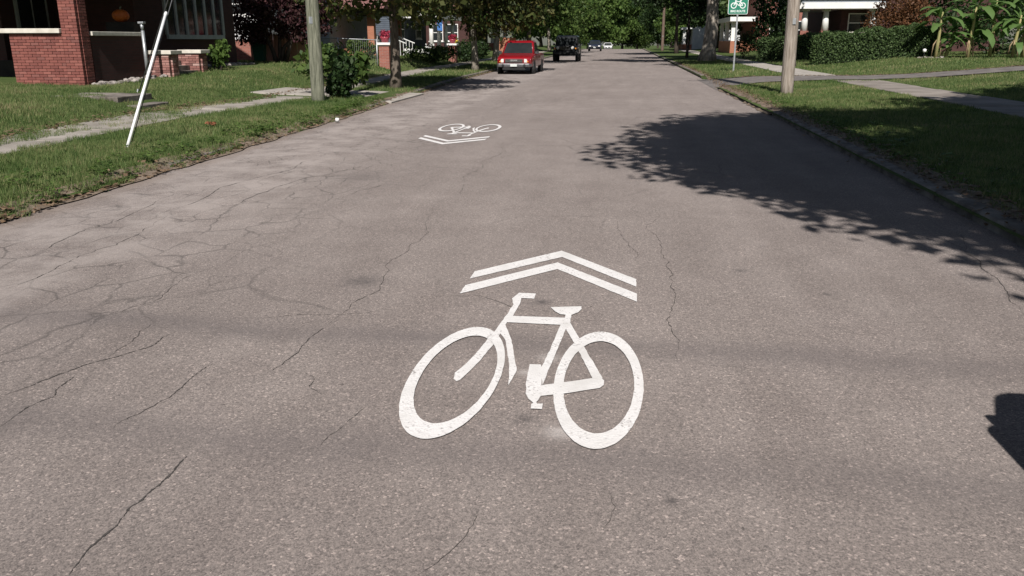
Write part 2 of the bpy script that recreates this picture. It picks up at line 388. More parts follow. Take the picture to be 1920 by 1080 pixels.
# ------------------------------------------------------------------ terrain
def XL(Y): return float(np.interp(Y, [0,6.4,16,33,63,170], [-5.2,-5.3,-5.55,-6.3,-6.5,-6.5]))
def XR(Y): return float(np.interp(Y, [0,18,27,36,117], [3.0,3.1,3.05,3.25,3.4]))
def drop(Y): return -max(0.0, Y - 150) * .02
def hl(u, Y):
    A = np.interp(Y, [20,25,40], [.42,.6,.5])
    return float(np.interp(u, [0,.25,2.6,3.3,3.75,4.3,5.0,12,40,200], [.03,.09,.14,.15,.20,.35,A,A+.05,A+.2,A+.5])) + drop(Y)
def hr(u, Y):
    k = min(1, max(0, (Y - 2.6) / 1.0))
    z = float(np.interp(u, [0,.3,4,5.6,7,10,40,200], [.07,.115,.18,.2,.3,.65,.9,1.2])) * k
    g_ = float(np.interp(Y, [27.3,28.8,34.6,36.2], [0,1,1,0])) * max(0.0, 1 - u / 1.5)
    return z * (1 - .97 * g_) + drop(Y)
def T(X, Y):
    if X < XL(Y): return hl(XL(Y) - X, Y)
    if X > XR(Y): return hr(X - XR(Y), Y)
    return drop(Y)
YS = [-8,-4,0,2,2.6,3,3.6,5,6.4,8,10,12,14,16,18,20,21,22,23,24,25,26,27,27.5,28,28.5,29,30,31,32,33,34,34.6,35.2,36,37,40,45,50,57,63,75,90,105,117,135,150,175,220,300,420]
def sheet(name, edge, us, hf, side, y0=-8, dz=0):
    mb = MB(); ys = [y for y in YS if y >= y0]; n = len(us)
    for y in ys:
        for u in us: mb.v.append((edge(y) + side * u, y, hf(u, y) + dz))
    for i in range(len(ys) - 1):
        for j in range(n - 1):
            a = i * n + j; mb.f.append((a, a+1, a+n+1, a+n))
    return mb
g = MB().box(-1500, 1500, -400, 1600, -12, -8.2).build('ground', MAT['lawn']); tag(g, kind='structure')
US = [-.02,.12,.25,.6,1.2,2,2.6,3.0,3.3,3.75,4.0,4.3,4.65,5.0,6,7,8.5,10,12,16,22,30,40,70,120,200]
o = sheet('lawn', XL, US, hl, -1).build('lawn', MAT['lawn'], smooth=True); tag(o, kind='structure')
o = sheet('lawn', XR, US, hr, 1).build('lawn', MAT['lawn'], smooth=True); tag(o, kind='structure')
mb = MB()
for y in YS: mb.v += [(XL(y) - .05, y, drop(y)), (XR(y) + .05, y, drop(y))]
for i in range(len(YS) - 1): mb.f.append((2*i, 2*i+1, 2*i+3, 2*i+2))
road = mb.build('road', MAT['road']); tag(road, kind='structure')
o = MB().box(XR(0) + .06, 40, -7.9, 2.55, -.05, .002).build('road', MAT['road']); tag(o, kind='structure')

# main cracks: jittered ribbons just over the asphalt
CR = [[(-1.55,1.91),(-1.57,2.02),(-1.56,2.16),(-1.58,2.28),(-1.56,2.43),(-1.57,2.59),(-1.57,2.64)],[(-1.98,2.8),(-1.95,2.97),(-1.92,3.11),(-1.92,3.29),(-1.92,3.48),(-1.91,3.55)],[(-2.65,3.04),(-2.59,3.23),(-2.54,3.35),(-2.5,3.46),(-2.4,3.6),(-2.33,3.76),(-2.32,3.95)],[(-2.44,2.77),(-2.46,2.96),(-2.42,3.07),(-2.47,3.25),(-2.48,3.31)],[(-2.46,3.55),(-2.47,3.78),(-2.52,4.07)],[(-1.6,3.45),(-1.57,3.63),(-1.57,3.85),(-1.56,4.06),(-1.55,4.13)],[(-1.55,4.13),(-1.54,4.54),(-1.51,5.13),(-1.53,5.78),(-1.58,6.69),(-1.71,7.62)],[(-1.71,7.62),(-1.66,8.85),(-1.64,10.04),(-1.56,11.58),(-1.39,13.64)],[(-1.42,3.48),(-1.35,3.39),(-1.35,3.33),(-1.24,3.23)],[(-2.98,4.16),(-2.81,4.23),(-2.72,4.5),(-2.8,4.96),(-2.75,5.24)],[(-3.8,4.53),(-3.77,4.84),(-3.85,5.4),(-3.81,6.1),(-3.95,6.95)],[(-4.31,5.19),(-4.19,5.36),(-4.35,6.23),(-4.35,7.02),(-4.42,8.16)],[(.32,7.88),(.24,6.82),(.35,5.94),(.36,5.37),(.37,4.89),(.3,4.48),(.35,4.14),(.32,3.84)],[(.02,7.46),(.04,6.59),(.14,6.07),(.14,5.76)],[(2.56,7.11),(2.75,6.94),(2.49,5.77),(2.37,5.15),(2.32,4.83)],[(-.54,2.04),(-.48,2.14),(-.43,2.3),(-.42,2.4)],[(-.01,2.33),(.02,2.45),(.01,2.59)],[(-3.58,7.25),(-3.6,8.43),(-3.4,9.19),(-3.1,10.32)],[(-4.09,6.93),(-4.17,8.36),(-3.92,9.53),(-3.76,11.02)],[(-2.68,7.77),(-2.52,8.74),(-2.13,8.62),(-1.75,9.02)],[(0,4.44),(-.38,4.41),(-.81,4.8),(-1.26,4.74)],[(-.73,7.24),(-.36,7.29),(-.12,7.25)],[(-1.26,4.47),(-1.54,4.34),(-1.78,4.31),(-1.98,4.19)],[(-1.03,3.17),(-1.07,2.95),(-1.1,2.77)]]
CW = [1.0,.5,.85,.65,.4,.55,.42,.45,.4,.4,.5,.5,.34,.28,.42,.4,.3,.8,.8,.6,.3,.4,.35,.3]
def crack_ribbon(pl, wd):
    pts = [Vector((a, b, 0)) for a, b in pl]
    for it in range(4):
        q = [pts[0]]
        for a, b in zip(pts, pts[1:]):
            dlen = (b - a).length; m_ = (a + b) / 2
            n_ = Vector((-(b - a).y, (b - a).x, 0)).normalized() if dlen > 1e-6 else Vector((1,0,0))
            q += [m_ + n_ * random.gauss(0, .05) * dlen, b]
        pts = q
    mb = MB(); n = len(pts); dist = 1 + pts[0].y * .1
    for i, p in enumerate(pts):
        t = (pts[min(n-1,i+1)] - pts[max(0,i-1)]).normalized(); nn = Vector((-t.y, t.x, 0))
        hw = .0034 * wd * dist * random.uniform(.15, 1.3) * min(1, 4 * min(i, n-1-i) / n + .15)
        mb.v += [tuple(p + nn * hw + Vector((0,0,.0025))), tuple(p - nn * hw + Vector((0,0,.0025)))]
    mb.f = [(2*i, 2*i+2, 2*i+3, 2*i+1) for i in range(n - 1)]
    return mb
for pl, wd in zip(CR, CW): crack_ribbon(pl, wd).build('crack', MAT['crack'], road)

# kerbs, soil strips, sidewalks, driveways
def kerb(edge, side, y0, y1, h, wd, step, name, gaps):
    root = empty('kerb'); tag(root, kind='structure')
    y = y0
    while y < y1:
        ye = min(y1, y + step)
        if not any(a < (y + ye) / 2 < b for a, b in gaps):
            x0, x1 = edge(y + .02), edge(ye - .02); s = side; j = random.uniform(-.012, .012); zz = h + random.uniform(-.015, .012)
            MB().hexa([(x0 - .0*s, y+.012, -.1), (x0+wd*s, y+.012, -.1), (x1+wd*s, ye-.012, -.1), (x1, ye-.012, -.1)] if s > 0 else
                      [(x0+wd*s, y+.012, -.1), (x0, y+.012, -.1), (x1, ye-.012, -.1), (x1+wd*s, ye-.012, -.1)],
                      [(x0+.02+j, y+.012, zz), (x0+wd+j, y+.012, zz+.01), (x1+wd+j, ye-.012, zz+.01), (x1+.02+j, ye-.012, zz)] if s > 0 else
                      [(x0-wd+j, y+.012, zz+.01), (x0-.02+j, y+.012, zz), (x1-.02+j, ye-.012, zz), (x1-wd+j, ye-.012, zz+.01)]
                      ).build('kerb_stone', MAT['conc_old'], root, bevel=.02)
        y = ye
    return root
kerb(XR, 1, 3.7, 18.1, .10, .17, 2.4, 'kerb', []); kerb(XR, 1, 36.5, 150, .11, .17, 3.2, 'kerb', [])
kerb(XL, -1, 24.6, 150, .085, .17, 2.4, 'kerb', []); kerb(XL, -1, 7.6, 21.0, .055, .13, 1.9, 'kerb', [(8,9),(11.5,16),(18,19.5)])

def strip(name, mat, x0f, x1f, y0, y1, dz, n=40):
    mb = MB(); 
    for i in range(n + 1):
        y = y0 + (y1 - y0) * i / n; a, b = x0f(y), x1f(y)
        for k in range(4):
            x = a + (b - a) * k / 3; mb.v.append((x, y, T(x, y) + dz))
    for i in range(n):
        for k in range(3):
            q = 4*i + k; mb.f.append((q, q+1, q+5, q+4))
    return mb.build(name, mat)
rj = [random.uniform(-.08, .10) for _ in range(400)]
def jit(y, s): 
    i = (y * 3.1 + s * 37) % 398; k = int(i); return rj[k] + (rj[k+1] - rj[k]) * (i - k)
o = strip('soil_edge', MAT['soil'], lambda y: XL(y) + .10 + jit(y,1)*.7, lambda y: XL(y) - .18 + jit(y,2), 2, 60, .012, 220); tag(o, kind='structure')
o = strip('soil_edge', MAT['soil'], lambda y: XR(y) + (.15 if y < 18.1 else -.06 + jit(y,6)*.6), lambda y: XR(y) + .36 + jit(y,3), 3.8, 29, .010, 160); tag(o, kind='structure')
o = strip('soil_edge', MAT['soil'], lambda y: XR(y) + .17, lambda y: XR(y) + .30 + jit(y,4), 33.5, 60, .008, 90); tag(o, kind='structure')

def slabs(x0f, wd, y0, y1, step, side, skip, zadd=.02, mat='conc'):
    root = empty('sidewalk'); tag(root, kind='structure')
    y = y0
    while y < y1:
        ye = y + step
        if not any(a < (y+ye)/2 < b for a, b in skip):
            xa, xb = x0f(y), x0f(ye); t = random.uniform(-.012, .012); e = .008
            P = [(xa, y+e), (xa + side*wd, y+e), (xb + side*wd, ye-e), (xb, ye-e)]
            if side < 0: P = [P[1], P[0], P[3], P[2]]
            MB().hexa([(a, b, T(a,b) - .1) for a, b in P], [(a, b, T(a,b) + zadd + t) for a, b in P]).build('slab', MAT[mat], root, bevel=.008)
        y = ye
    return root
slabs(lambda y: 7.1, 1.5, 8, 29.2, 1.5, 1, [], mat='conc_mid'); slabs(lambda y: 6.6 + .01 * (y-33), 1.5, 33.4, 120, 1.5, 1, [])
LSW = lambda y: float(np.interp(y, [0,10,12.4,15,20,22,38,60], [-7.5,-7.6,-7.75,-7.9,-7.6,-7.7,-8.6,-8.9]))
slabs(LSW, 1.1, 8, 110, 1.4, -1, [(20.6,23.6)], .016, 'conc_walk')
# right drive: tarmac from the street up past the hedge
def ribbon_x(name, mat, xs, y0f, y1f, dz):
    mb = MB(); n = len(xs)
    for x in xs:
        a, b = y0f(x), y1f(x)
        for k in range(5):
            y = a + (b - a) * k / 4; mb.v.append((x, y, max(T(x, y), .002) + dz * min(1, .12 + max(0, x - 3.2))))
    for i in range(n - 1):
        for k in range(4): q = 5*i + k; mb.f.append((q, q+5, q+6, q+1))
    return mb.build(name, mat)
xs = list(np.linspace(2.95, 40, 75))
dy0 = lambda x: float(np.interp(x, [2.9,4.2,7,9,12.5,40], [27.2,29.0,30.3,30.3,28.4,20.0])); dy1 = lambda x: float(np.interp(x, [2.9,4.2,7,9,12.5,40], [34.6,33.4,33.6,33.1,30.6,22.4]))
o = ribbon_x('driveway', MAT['drive'], xs, dy0, dy1, .035); tag(o, kind='structure')
o = ribbon_x('soil_edge', MAT['soil'], xs[6:], dy1, lambda x: dy1(x) + .35 + jit(x, 5)*1.5, .02); tag(o, kind='structure')
# left concrete apron
root = empty('driveway'); tag(root, kind='structure')
for (xa, xb, ya, yb, yc, yd) in [(-7.0,-5.6,20.4,23.9,20.9,23.4), (-8.3,-7.02,20.9,23.4,21.0,23.4), (-9.5,-8.32,21.0,23.4,21.0,23.4)]:
    P = [(xa, yc), (xb, ya), (xb, yb), (xa, yd)]
    MB().hexa([(a,b,-.08) for a,b in P], [(a,b,max(T(a,b),.02)+.02) for a,b in P]).build('slab', MAT['conc'], root, bevel=.01)

# ------------------------------------------------------------------ shared lane markings
POLY = {
 'chevron': [[(-.936,5.34),(-.393,5.987),(.143,5.283),(.14,5.11),(-.377,5.802),(-.938,5.16)], [(-.939,5.004),(-.398,5.645),(.142,4.955),(.139,4.789),(-.387,5.467),(-.94,4.817)]],
 'fork_and_handlebar': [[(-.726,3.563),(-.697,3.669),(-.671,3.807),(-.654,3.953),(-.644,4.039),(-.629,4.136),(-.599,4.438),(-.584,4.641),(-.608,4.758),(-.579,4.881),(-.475,4.877),(-.474,4.771),(-.553,4.774),(-.548,4.661),(-.559,4.443),(-.579,4.316),(-.59,4.131),(-.6,3.975),(-.618,3.856),(-.636,3.716),(-.657,3.609),(-.686,3.482),(-.699,3.464),(-.717,3.49)]],
 'frame_tube': [[(-.594,4.427),(-.245,4.433),(-.243,4.308),(-.581,4.316)], [(-.585,4.281),(-.517,4.031),(-.441,3.624),(-.457,3.448),(-.486,3.70),(-.55,4.03),(-.60,4.16)], [(-.282,4.306),(-.246,4.307),(-.252,4.207),(-.269,3.944),(-.289,3.695),(-.304,3.468),(-.331,3.664),(-.315,3.825),(-.298,4.059),(-.289,4.218)],
   [(-.315,3.459),(-.082,3.576),(-.056,3.611),(-.029,3.555),(-.03,3.503),(-.047,3.466),(-.192,3.389),(-.304,3.344)], [(-.263,4.322),(-.231,4.343),(-.036,3.578),(-.082,3.572),(-.168,3.934),(-.246,4.23)]],
 'saddle': [[(-.362,4.61),(-.185,4.649),(-.181,4.599),(-.197,4.537),(-.234,4.481),(-.232,4.335),(-.274,4.335),(-.266,4.48),(-.297,4.487),(-.33,4.535)]],
 'crank': [[(-.388,3.708),(-.335,3.71),(-.318,3.615),(-.309,3.467),(-.3,3.349),(-.308,3.295),(-.314,3.277),(-.308,3.261),(-.284,3.266),(-.283,3.209),(-.33,3.209),(-.333,3.254),(-.325,3.267),(-.352,3.31),(-.369,3.362),(-.372,3.418),(-.38,3.463),(-.383,3.557)]],
}
WHEELS = [((-.7155,3.544,.211,.665), (-.7065,3.545,.169,.527)), ((-.053,3.547,.202,.669), (-.052,3.539,.159,.530))]
CX, CY = -.40, 4.43
def flat_poly(pts, z):
    bm = bmesh.new(); vs = [bm.verts.new((x - CX, y - CY, z)) for x, y in pts]
    f = bm.faces.new(vs)
    if f.calc_area() and f.normal.z < 0: f.normal_flip()
    f.normal_update()
    if f.normal.z < 0: f.normal_flip()
    bmesh.ops.triangulate(bm, faces=[f])
    me = bpy.data.meshes.new('marking'); bm.to_mesh(me); bm.free(); me.materials.append(MAT['paint']); return me
def rough_edge(pts, amt=.0011, step=.035):
    q = []
    for a, b in zip(pts, pts[1:] + pts[:1]):
        n = max(1, int(math.dist(a, b) / step))
        for i in range(n):
            t = i / n; k = 0 if i == 0 else amt
            q.append((a[0] + (b[0]-a[0])*t + random.gauss(0, k), a[1] + (b[1]-a[1])*t + random.gauss(0, k)))
    return q
mk = empty('lane_marking', (CX, CY, 0))
tag(mk, 'white painted bicycle with double chevron pointing away, in the middle of the road', 'road marking', 'shared lane bicycle markings')
z = .004
for nm, l in POLY.items():
    for pts in l:
        ob = bpy.data.objects.new(nm, flat_poly(rough_edge(pts), z)); link(ob, mk); z += .0004
for (ox, oy, oa, ob_), (ix, iy, ia, ib) in WHEELS:
    mb = MB(); n = 96
    for k in range(n):
        a = 2 * math.pi * k / n; e = random.gauss(0, .0006)
        mb.v += [(ox + (oa+e)*math.cos(a) - CX, oy + (ob_+e)*math.sin(a) - CY, z), (ix + (ia+e)*math.cos(a) - CX, iy + (ib+e)*math.sin(a) - CY, z)]
    mb.f = [(2*k, 2*((k+1)%n), 2*((k+1)%n)+1, 2*k+1) for k in range(n)]
    mb.build('wheel', MAT['paint'], mk); z += .0004
mk2 = copy_tree(mk); mk2.location = (-2.62, 12.32 + 1.557, 0); mk2.rotation_euler = (0, 0, math.pi)
mk2["label"] = 'distant upside-down white bicycle and chevron painted in the oncoming lane'

# ------------------------------------------------------------------ grass and litter
def blades(name, xr, yr, dens, hgt, wid, ok):
    area = (xr[1]-xr[0]) * (yr[1]-yr[0]); n = int(area * dens)
    x = RNG.uniform(xr[0], xr[1], n); y = RNG.uniform(yr[0], yr[1], n)
    k = ok(x, y); x, y = x[k], y[k]; return x, y, np.full(len(x), hgt), np.full(len(x), wid)
vXL = lambda y: np.interp(y, [0,6.4,16,33,63,170], [-5.2,-5.3,-5.55,-6.3,-6.5,-6.5]); vXR = lambda y: np.interp(y, [0,18,27,36,117], [3.0,3.1,3.05,3.25,3.4])
def vT(x, y):
    A = np.interp(y, [20,25,40], [.42,.6,.5]); u = vXL(y) - x
    zl = np.where(u < 4.3, np.interp(u, [0,.25,2.6,3.3,3.75,4.3], [.03,.09,.14,.15,.20,.35]), np.where(u < 5.0, .35 + (A-.35)*(u-4.3)/.7, A + np.interp(u, [5.0,12,40], [0,.05,.2])))
    ur = x - vXR(y); zr = np.interp(ur, [0,.3,4,5.6,7,10,40], [.07,.115,.18,.2,.3,.65,.9]) * np.clip(y - 2.6, 0, 1) * (1 - .97*np.interp(y, [27.3,28.8,34.6,36.2], [0,1,1,0])*np.clip(1 - ur/1.5, 0, 1))
    return np.where(x < vXL(y), zl, np.where(x > vXR(y), zr, 0))
vLSW = lambda y: np.interp(y, [0,10,12.4,15,20,22,38,60], [-7.5,-7.6,-7.75,-7.9,-7.6,-7.7,-8.6,-8.9])
def fuzz(x, y, s): return np.sin(x*7.3*s + y*3.1) * np.cos(y*5.7*s - x*2.2)
def inview(x, y): return (x > -.80*y - 1.5) & (x < .46*y + 1.5)
def okL(x, y):
    e = .11 * fuzz(x*0+1, y, 1.3) + .05*fuzz(x*0+2, y, 4)
    k = (x < vXL(y) + .02 + e) & inview(x, y)
    sw = (x < vLSW(y) - .08 + e*.6) & (x > vLSW(y) - np.interp(y, [8,11,12.5,14,15.2,17,24,40], [.6,.5,.35,.1,.4,.75,.85,1.0]) + e*.8) & ~((y > 12.7) & (y < 14.8))
    k &= ~sw
    k &= ~((x > -9.55) & (y > 20.75) & (y < 23.6))             # apron
    k &= ~((x > -11.25 + e) & (x < -9.28) & (y > 15.85 + .5*np.clip(-10.0 - x, 0, 1)) & (y < 16.75))  # front walk
    k &= ~((x < -12.7) & (y > 19.2) & (y < 32))                # house
    return k
def okR(x, y):
    e = .10 * fuzz(x*0+1, y, 1.1) + .04*fuzz(x*0+2, y, 5)
    k = (x > vXR(y) + .17 + np.abs(e)) & inview(x, y)
    k &= ~((x > 7.06 + e*.6) & (x < 8.62 + e*.6) & (y < 29.4)); k &= ~((x > 6.55 + .01*(y-33)) & (x < 8.15 + .01*(y-33)) & (y > 33.3))
    a = np.interp(x, [2.9,4.2,7,9,12.5,40], [27.2,29.0,30.3,30.3,28.4,20.0]); b = np.interp(x, [2.9,4.2,7,9,12.5,40], [34.6,33.4,33.6,33.1,30.6,22.4])
    k &= ~((y > a + e) & (y < b + .12 + e*2))
    return k
def grass_obj(name, parts, label):
    x, y, h, wd = [np.concatenate(c) for c in zip(*parts)]
    n = len(x); z = vT(x, y); cl = np.sin(x*2.1)*np.cos(y*1.7) * .25 + 1 + .35*np.sin(x*9.1 + 2*np.cos(y*6.3))
    h = h * cl * RNG.uniform(.45, 1.25, n); a = RNG.uniform(0, 2*np.pi, n); lean = RNG.uniform(.1, .75, n) * h
    b = RNG.uniform(0, 2*np.pi, n); wd = wd * RNG.uniform(.6, 1.3, n)
    V = np.empty((n, 3, 3)); dx, dy = np.cos(a)*wd, np.sin(a)*wd
    V[:,0] = np.stack([x-dx, y-dy, z-.01], 1); V[:,1] = np.stack([x+dx, y+dy, z-.01], 1)
    V[:,2] = np.stack([x+np.cos(b)*lean, y+np.sin(b)*lean, z+h], 1)
    ob = bpy.data.objects.new(name, np_mesh(name, V.reshape(-1,3), 3, MAT['blade'])); link(ob); tag(ob, label, 'grass', kind='stuff')
    print(name, n)
grass_obj('grass', [blades('', (-11,-5.1), (5.5,12), 3000, .062, .004, okL), blades('', (-18,-5.1), (12,20), 1700, .06, .0055, okL), blades('', (-16,-5.3), (20,33), 700, .06, .008, okL), blades('', (-20,-6), (33,60), 150, .08, .016, okL),
    blades('', (-5.9,-5.0), (5,22), 500, .07, .0045, lambda x, y: okL(x, y) & (x > vXL(y) - .45) & (fuzz(x, y, .35) > -.35))], 'mown green grass with weeds on the lawns left of the road')
grass_obj('grass', [blades('', (3,9), (6,13), 1900, .055, .0045, okR), blades('', (3,12), (13,22), 1200, .05, .006, okR), blades('', (3,18), (22,34), 560, .05, .009, okR), blades('', (3.3,26), (34,60), 120, .075, .016, okR)], 'mown green grass on the lawns right of the road')
def litter(name, n, fx, label, size=.03):
    xs_, ys_ = fx(n); z = vT(xs_, ys_) + RNG.uniform(.012, .05, n); V = np.empty((n,4,3)); a = RNG.uniform(0, 6.28, n); s = size * RNG.uniform(.5, 1.4, n)
    for k, (q, r_) in enumerate(((0,1),(1.6,.6),(3.14,1),(4.7,.6))):
        V[:,k] = np.stack([xs_ + np.cos(a+q)*s*r_, ys_ + np.sin(a+q)*s*r_, z + RNG.uniform(-.012,.016,n)], 1)
    ob = bpy.data.objects.new(name, np_mesh(name, V.reshape(-1,3), 4, MAT['litter'])); link(ob); tag(ob, label, 'leaves', kind='stuff')
def fL(n): y = 6 + 50*RNG.random(n)**1.6; return vXL(y) + .12 - np.abs(RNG.normal(0, .16, n)), y
def fR(n): y = 5 + 50*RNG.random(n)**1.3; return vXR(y) + .14 + RNG.normal(0, .12, n) + .12, y
def fS(n): y = 8 + 26*RNG.random(n); return vLSW(y) - 1.12 + RNG.normal(0, .12, n), y
def fD(n): x = 4 + 14*RNG.random(n); return x, np.interp(x, [2.9,4.2,7,9,12.5,40], [34.6,33.4,33.6,33.1,30.6,22.4]) + RNG.normal(.15, .15, n)
litter('leaf_litter', 1800, fL, 'brown leaf crumbs along the left road edge'); litter('leaf_litter', 3000, fR, 'brown leaf crumbs along the right kerb')
litter('leaf_litter', 1800, fS, 'dead leaves beside the left sidewalk', .04); litter('leaf_litter', 1500, fD, 'dead leaves along the far edge of the right driveway', .05)

def weeds(name, n, fx, label, mat):
    cx, cy = fx(n); k = 16; x = np.repeat(cx, k); y = np.repeat(cy, k); m_ = n*k; sc_ = np.repeat(RNG.uniform(.4, 1.2, n), k)
    a = RNG.uniform(0, 6.28, m_); rr = RNG.uniform(.01, .09, m_)*sc_; z = vT(cx, cy).repeat(k) + RNG.uniform(.02, .11, m_)*sc_
    L_ = RNG.uniform(.02, .05, m_)*sc_; V = np.empty((m_,4,3)); ca, sa = np.cos(a), np.sin(a)
    V[:,0] = np.stack([x+ca*rr, y+sa*rr, z], 1); V[:,2] = np.stack([x+ca*(rr+L_*2), y+sa*(rr+L_*2), z+RNG.uniform(-.02,.03,m_)], 1)
    V[:,1] = np.stack([x+ca*(rr+L_)-sa*L_*.6, y+sa*(rr+L_)+ca*L_*.6, z+.01], 1); V[:,3] = np.stack([x+ca*(rr+L_)+sa*L_*.6, y+sa*(rr+L_)-ca*L_*.6, z+.01], 1)
    ob = bpy.data.objects.new(name, np_mesh(name, V.reshape(-1,3), 4, MAT[mat])); link(ob); tag(ob, label, 'weeds', kind='stuff')
def wL(n): y = 6 + 15*RNG.random(n)**1.2; return vXL(y) - np.abs(RNG.normal(.15, .35, n)) - .03, y
def wR(n): y = 6 + 22*RNG.random(n); return vXR(y) + .25 + np.abs(RNG.normal(0, .5, n)), y
weeds('weeds', 170, wL, 'broad-leaved weeds and clover along the left road edge', 'leaf_light')
weeds('weeds', 60, wR, 'broad-leaved weeds along the right kerb', 'leaf_light')

# ------------------------------------------------------------------ trees and shrubs
def leaf_mesh(name, blobs, n, size, mat, shell=.55, sprig=.12, flat=0.0):
    wts = np.array([b[3]*b[4]*b[5] for b in blobs]) ** (2/3); wts /= wts.sum()
    idx = RNG.choice(len(blobs), n, p=wts); B_ = np.array(blobs)[idx]
    dvec = RNG.normal(size=(n,3)); dvec /= np.linalg.norm(dvec, axis=1, keepdims=True)
    r = shell + (1-shell) * RNG.random(n) ** .6
    lump = 1 + .16*np.sin(dvec[:,0]*7 + B_[:,0]*3) * np.cos(dvec[:,1]*6 + B_[:,1]*2) + .12*np.sin(dvec[:,2]*11 + dvec[:,0]*9 + B_[:,2])
    out = RNG.random(n) < sprig; r = np.where(out, r * RNG.uniform(1.0, 1.22, n), r)
    P = B_[:,:3] + dvec * B_[:,3:6] * (r * lump)[:,None]
    u = RNG.normal(size=(n,3)); u[:,2] -= .3; u /= np.linalg.norm(u, axis=1, keepdims=True)
    nn = RNG.normal(size=(n,3)); nn[:,2] *= (1 + flat); v = np.cross(u, nn); v /= np.linalg.norm(v, axis=1, keepdims=True)
    s = size * RNG.uniform(.55, 1.35, n)[:,None]
    V = np.empty((n,4,3)); V[:,0] = P - u*s*.5; V[:,1] = P + v*s*.32; V[:,2] = P + u*s*.6; V[:,3] = P - v*s*.32
    V[:,1,2] += .1*s[:,0]
    return np_mesh(name, V.reshape(-1,3), 4, mat)
def rand_blobs(n, R, zc, zr, br, seed, low=None):
    rg = random.Random(seed); l = []
    for i in range(n):
        a = rg.uniform(0, 6.28); q = math.sqrt(rg.random()); zz = zc + rg.uniform(-1,1) * zr * math.sqrt(max(.1, 1 - q*q*.7))
        b = br * rg.uniform(.65, 1.25); l.append((R*q*math.cos(a), R*q*math.sin(a), zz, b, b, b*.75))
    return l
def limbs(mb, base, top, r0, blobs, k, seed):
    rg = random.Random(seed); base = Vector(base); top = Vector(top)
    for b in rg.sample(blobs, min(k, len(blobs))):
        t = rg.uniform(.55, .95); s = base.lerp(top, t); e = Vector(b[:3]); mid = s.lerp(e, .5) + Vector((rg.uniform(-.3,.3), rg.uniform(-.3,.3), rg.uniform(.1,.5)))
        mb.tube([s, mid, e], [r0 * .42, r0 * .25, r0 * .08], 6)
def trunk_mb(h, r, lean, seed, flare=1.5, n=10):
    rg = random.Random(seed); pts = []; rad = []; m = 9; ph = rg.uniform(0, 6)
    for i in range(m):
        t = i / (m-1); pts.append((lean[0]*t + r*.5*math.sin(ph+4*t), lean[1]*t + r*.5*math.cos(ph+3*t), -.15 + (h+.15)*t)); rad.append(r * ((1 + (flare-1) * math.exp(-t*h/.5)) * (1 - .55*t)))
    return MB().tube(pts, rad, n, wob=.07), pts[-1]
MESHC = {}
def tree(name, loc, h_tr, r, R, zc, zr, br, nb, nl, ls, leaf, bark, label, seed, lean=(0,0), group=None, key=None, rz=0, sc=1.0, shell=.45, flare=1.5, sprig=.12):
    root = empty(name, loc, rz); root.scale = (sc, sc, sc)
    if key and key in MESHC: tm, cm = MESHC[key]
    else:
        bl = rand_blobs(nb, R, zc, zr, br, seed); bl = [(b[0]+lean[0], b[1]+lean[1], *b[2:]) for b in bl]
        mb, top = trunk_mb(h_tr, r, lean, seed, flare); limbs(mb, (lean[0]*.5, lean[1]*.5, h_tr*.5), top, r, bl, 9, seed)
        tm = mb.mesh('trunk'); tm.materials.append(MAT[bark]); tm.shade_smooth(); cm = leaf_mesh('crown', bl, nl, ls, MAT[leaf], shell, sprig)
        if key: MESHC[key] = (tm, cm)
    link(bpy.data.objects.new('trunk', tm), root); link(bpy.data.objects.new('crown', cm), root)
    tag(root, label, 'tree', group); return root

# the two trees right of the frame whose shade lies over the road and verge
tree('maple_tree', (5.5, 3.85, T(5.5,3.85)), 6.0, .24, 3.7, 7.9, 3.0, 1.75, 46, 105000, .21, 'leaf_green', 'bark', 'dense green maple on the right verge nearest the camera, shading the road', 11, sprig=0.0, shell=.3)
tree('maple_tree', (12.6, 10.2, T(12.6,10.2)), 5.5, .22, 4.4, 7.2, 2.8, 1.8, 34, 45000, .27, 'leaf_green', 'bark', 'green maple in the right front yard behind the sidewalk', 12)

# left side street trees
tree('street_tree', (-6.8, 25.06, .1), 4.6, .15, 3.0, 4.3, 1.9, 1.15, 30, 19000, .19, 'leaf_autumn', 'bark', 'slender young tree beside the concrete apron on the left verge', 21, (.05,.3), flare=1.45)
tree('street_tree', (-6.97, 40.9, .09), 4.4, .17, 3.6, 4.6, 2.1, 1.35, 32, 22000, .22, 'leaf_autumn', 'bark_pale', 'yellowing tree on the left verge in front of the red pickup', 22, (-.5,.2), flare=1.3)
tree('street_tree', (-8.2, 56, .12), 6, .20, 4.6, 5.6, 2.8, 1.6, 30, 18000, .26, 'leaf_autumn', 'bark_pale', 'pale-barked tree rising behind the red pickup', 23)
tree('street_tree', (-8.6, 80, .12), 6, .22, 4.8, 6.0, 3.4, 1.7, 30, 18000, .30, 'leaf_green', 'bark', 'green tree on the left verge behind the black off-road car', 24)
tree('street_tree', (-8.8, 104, .12), 6, .22, 5.2, 6.2, 3.8, 1.8, 30, 16000, .34, 'leaf_light', 'bark_pale', 'light green tree on the left verge near the end of the street', 25)
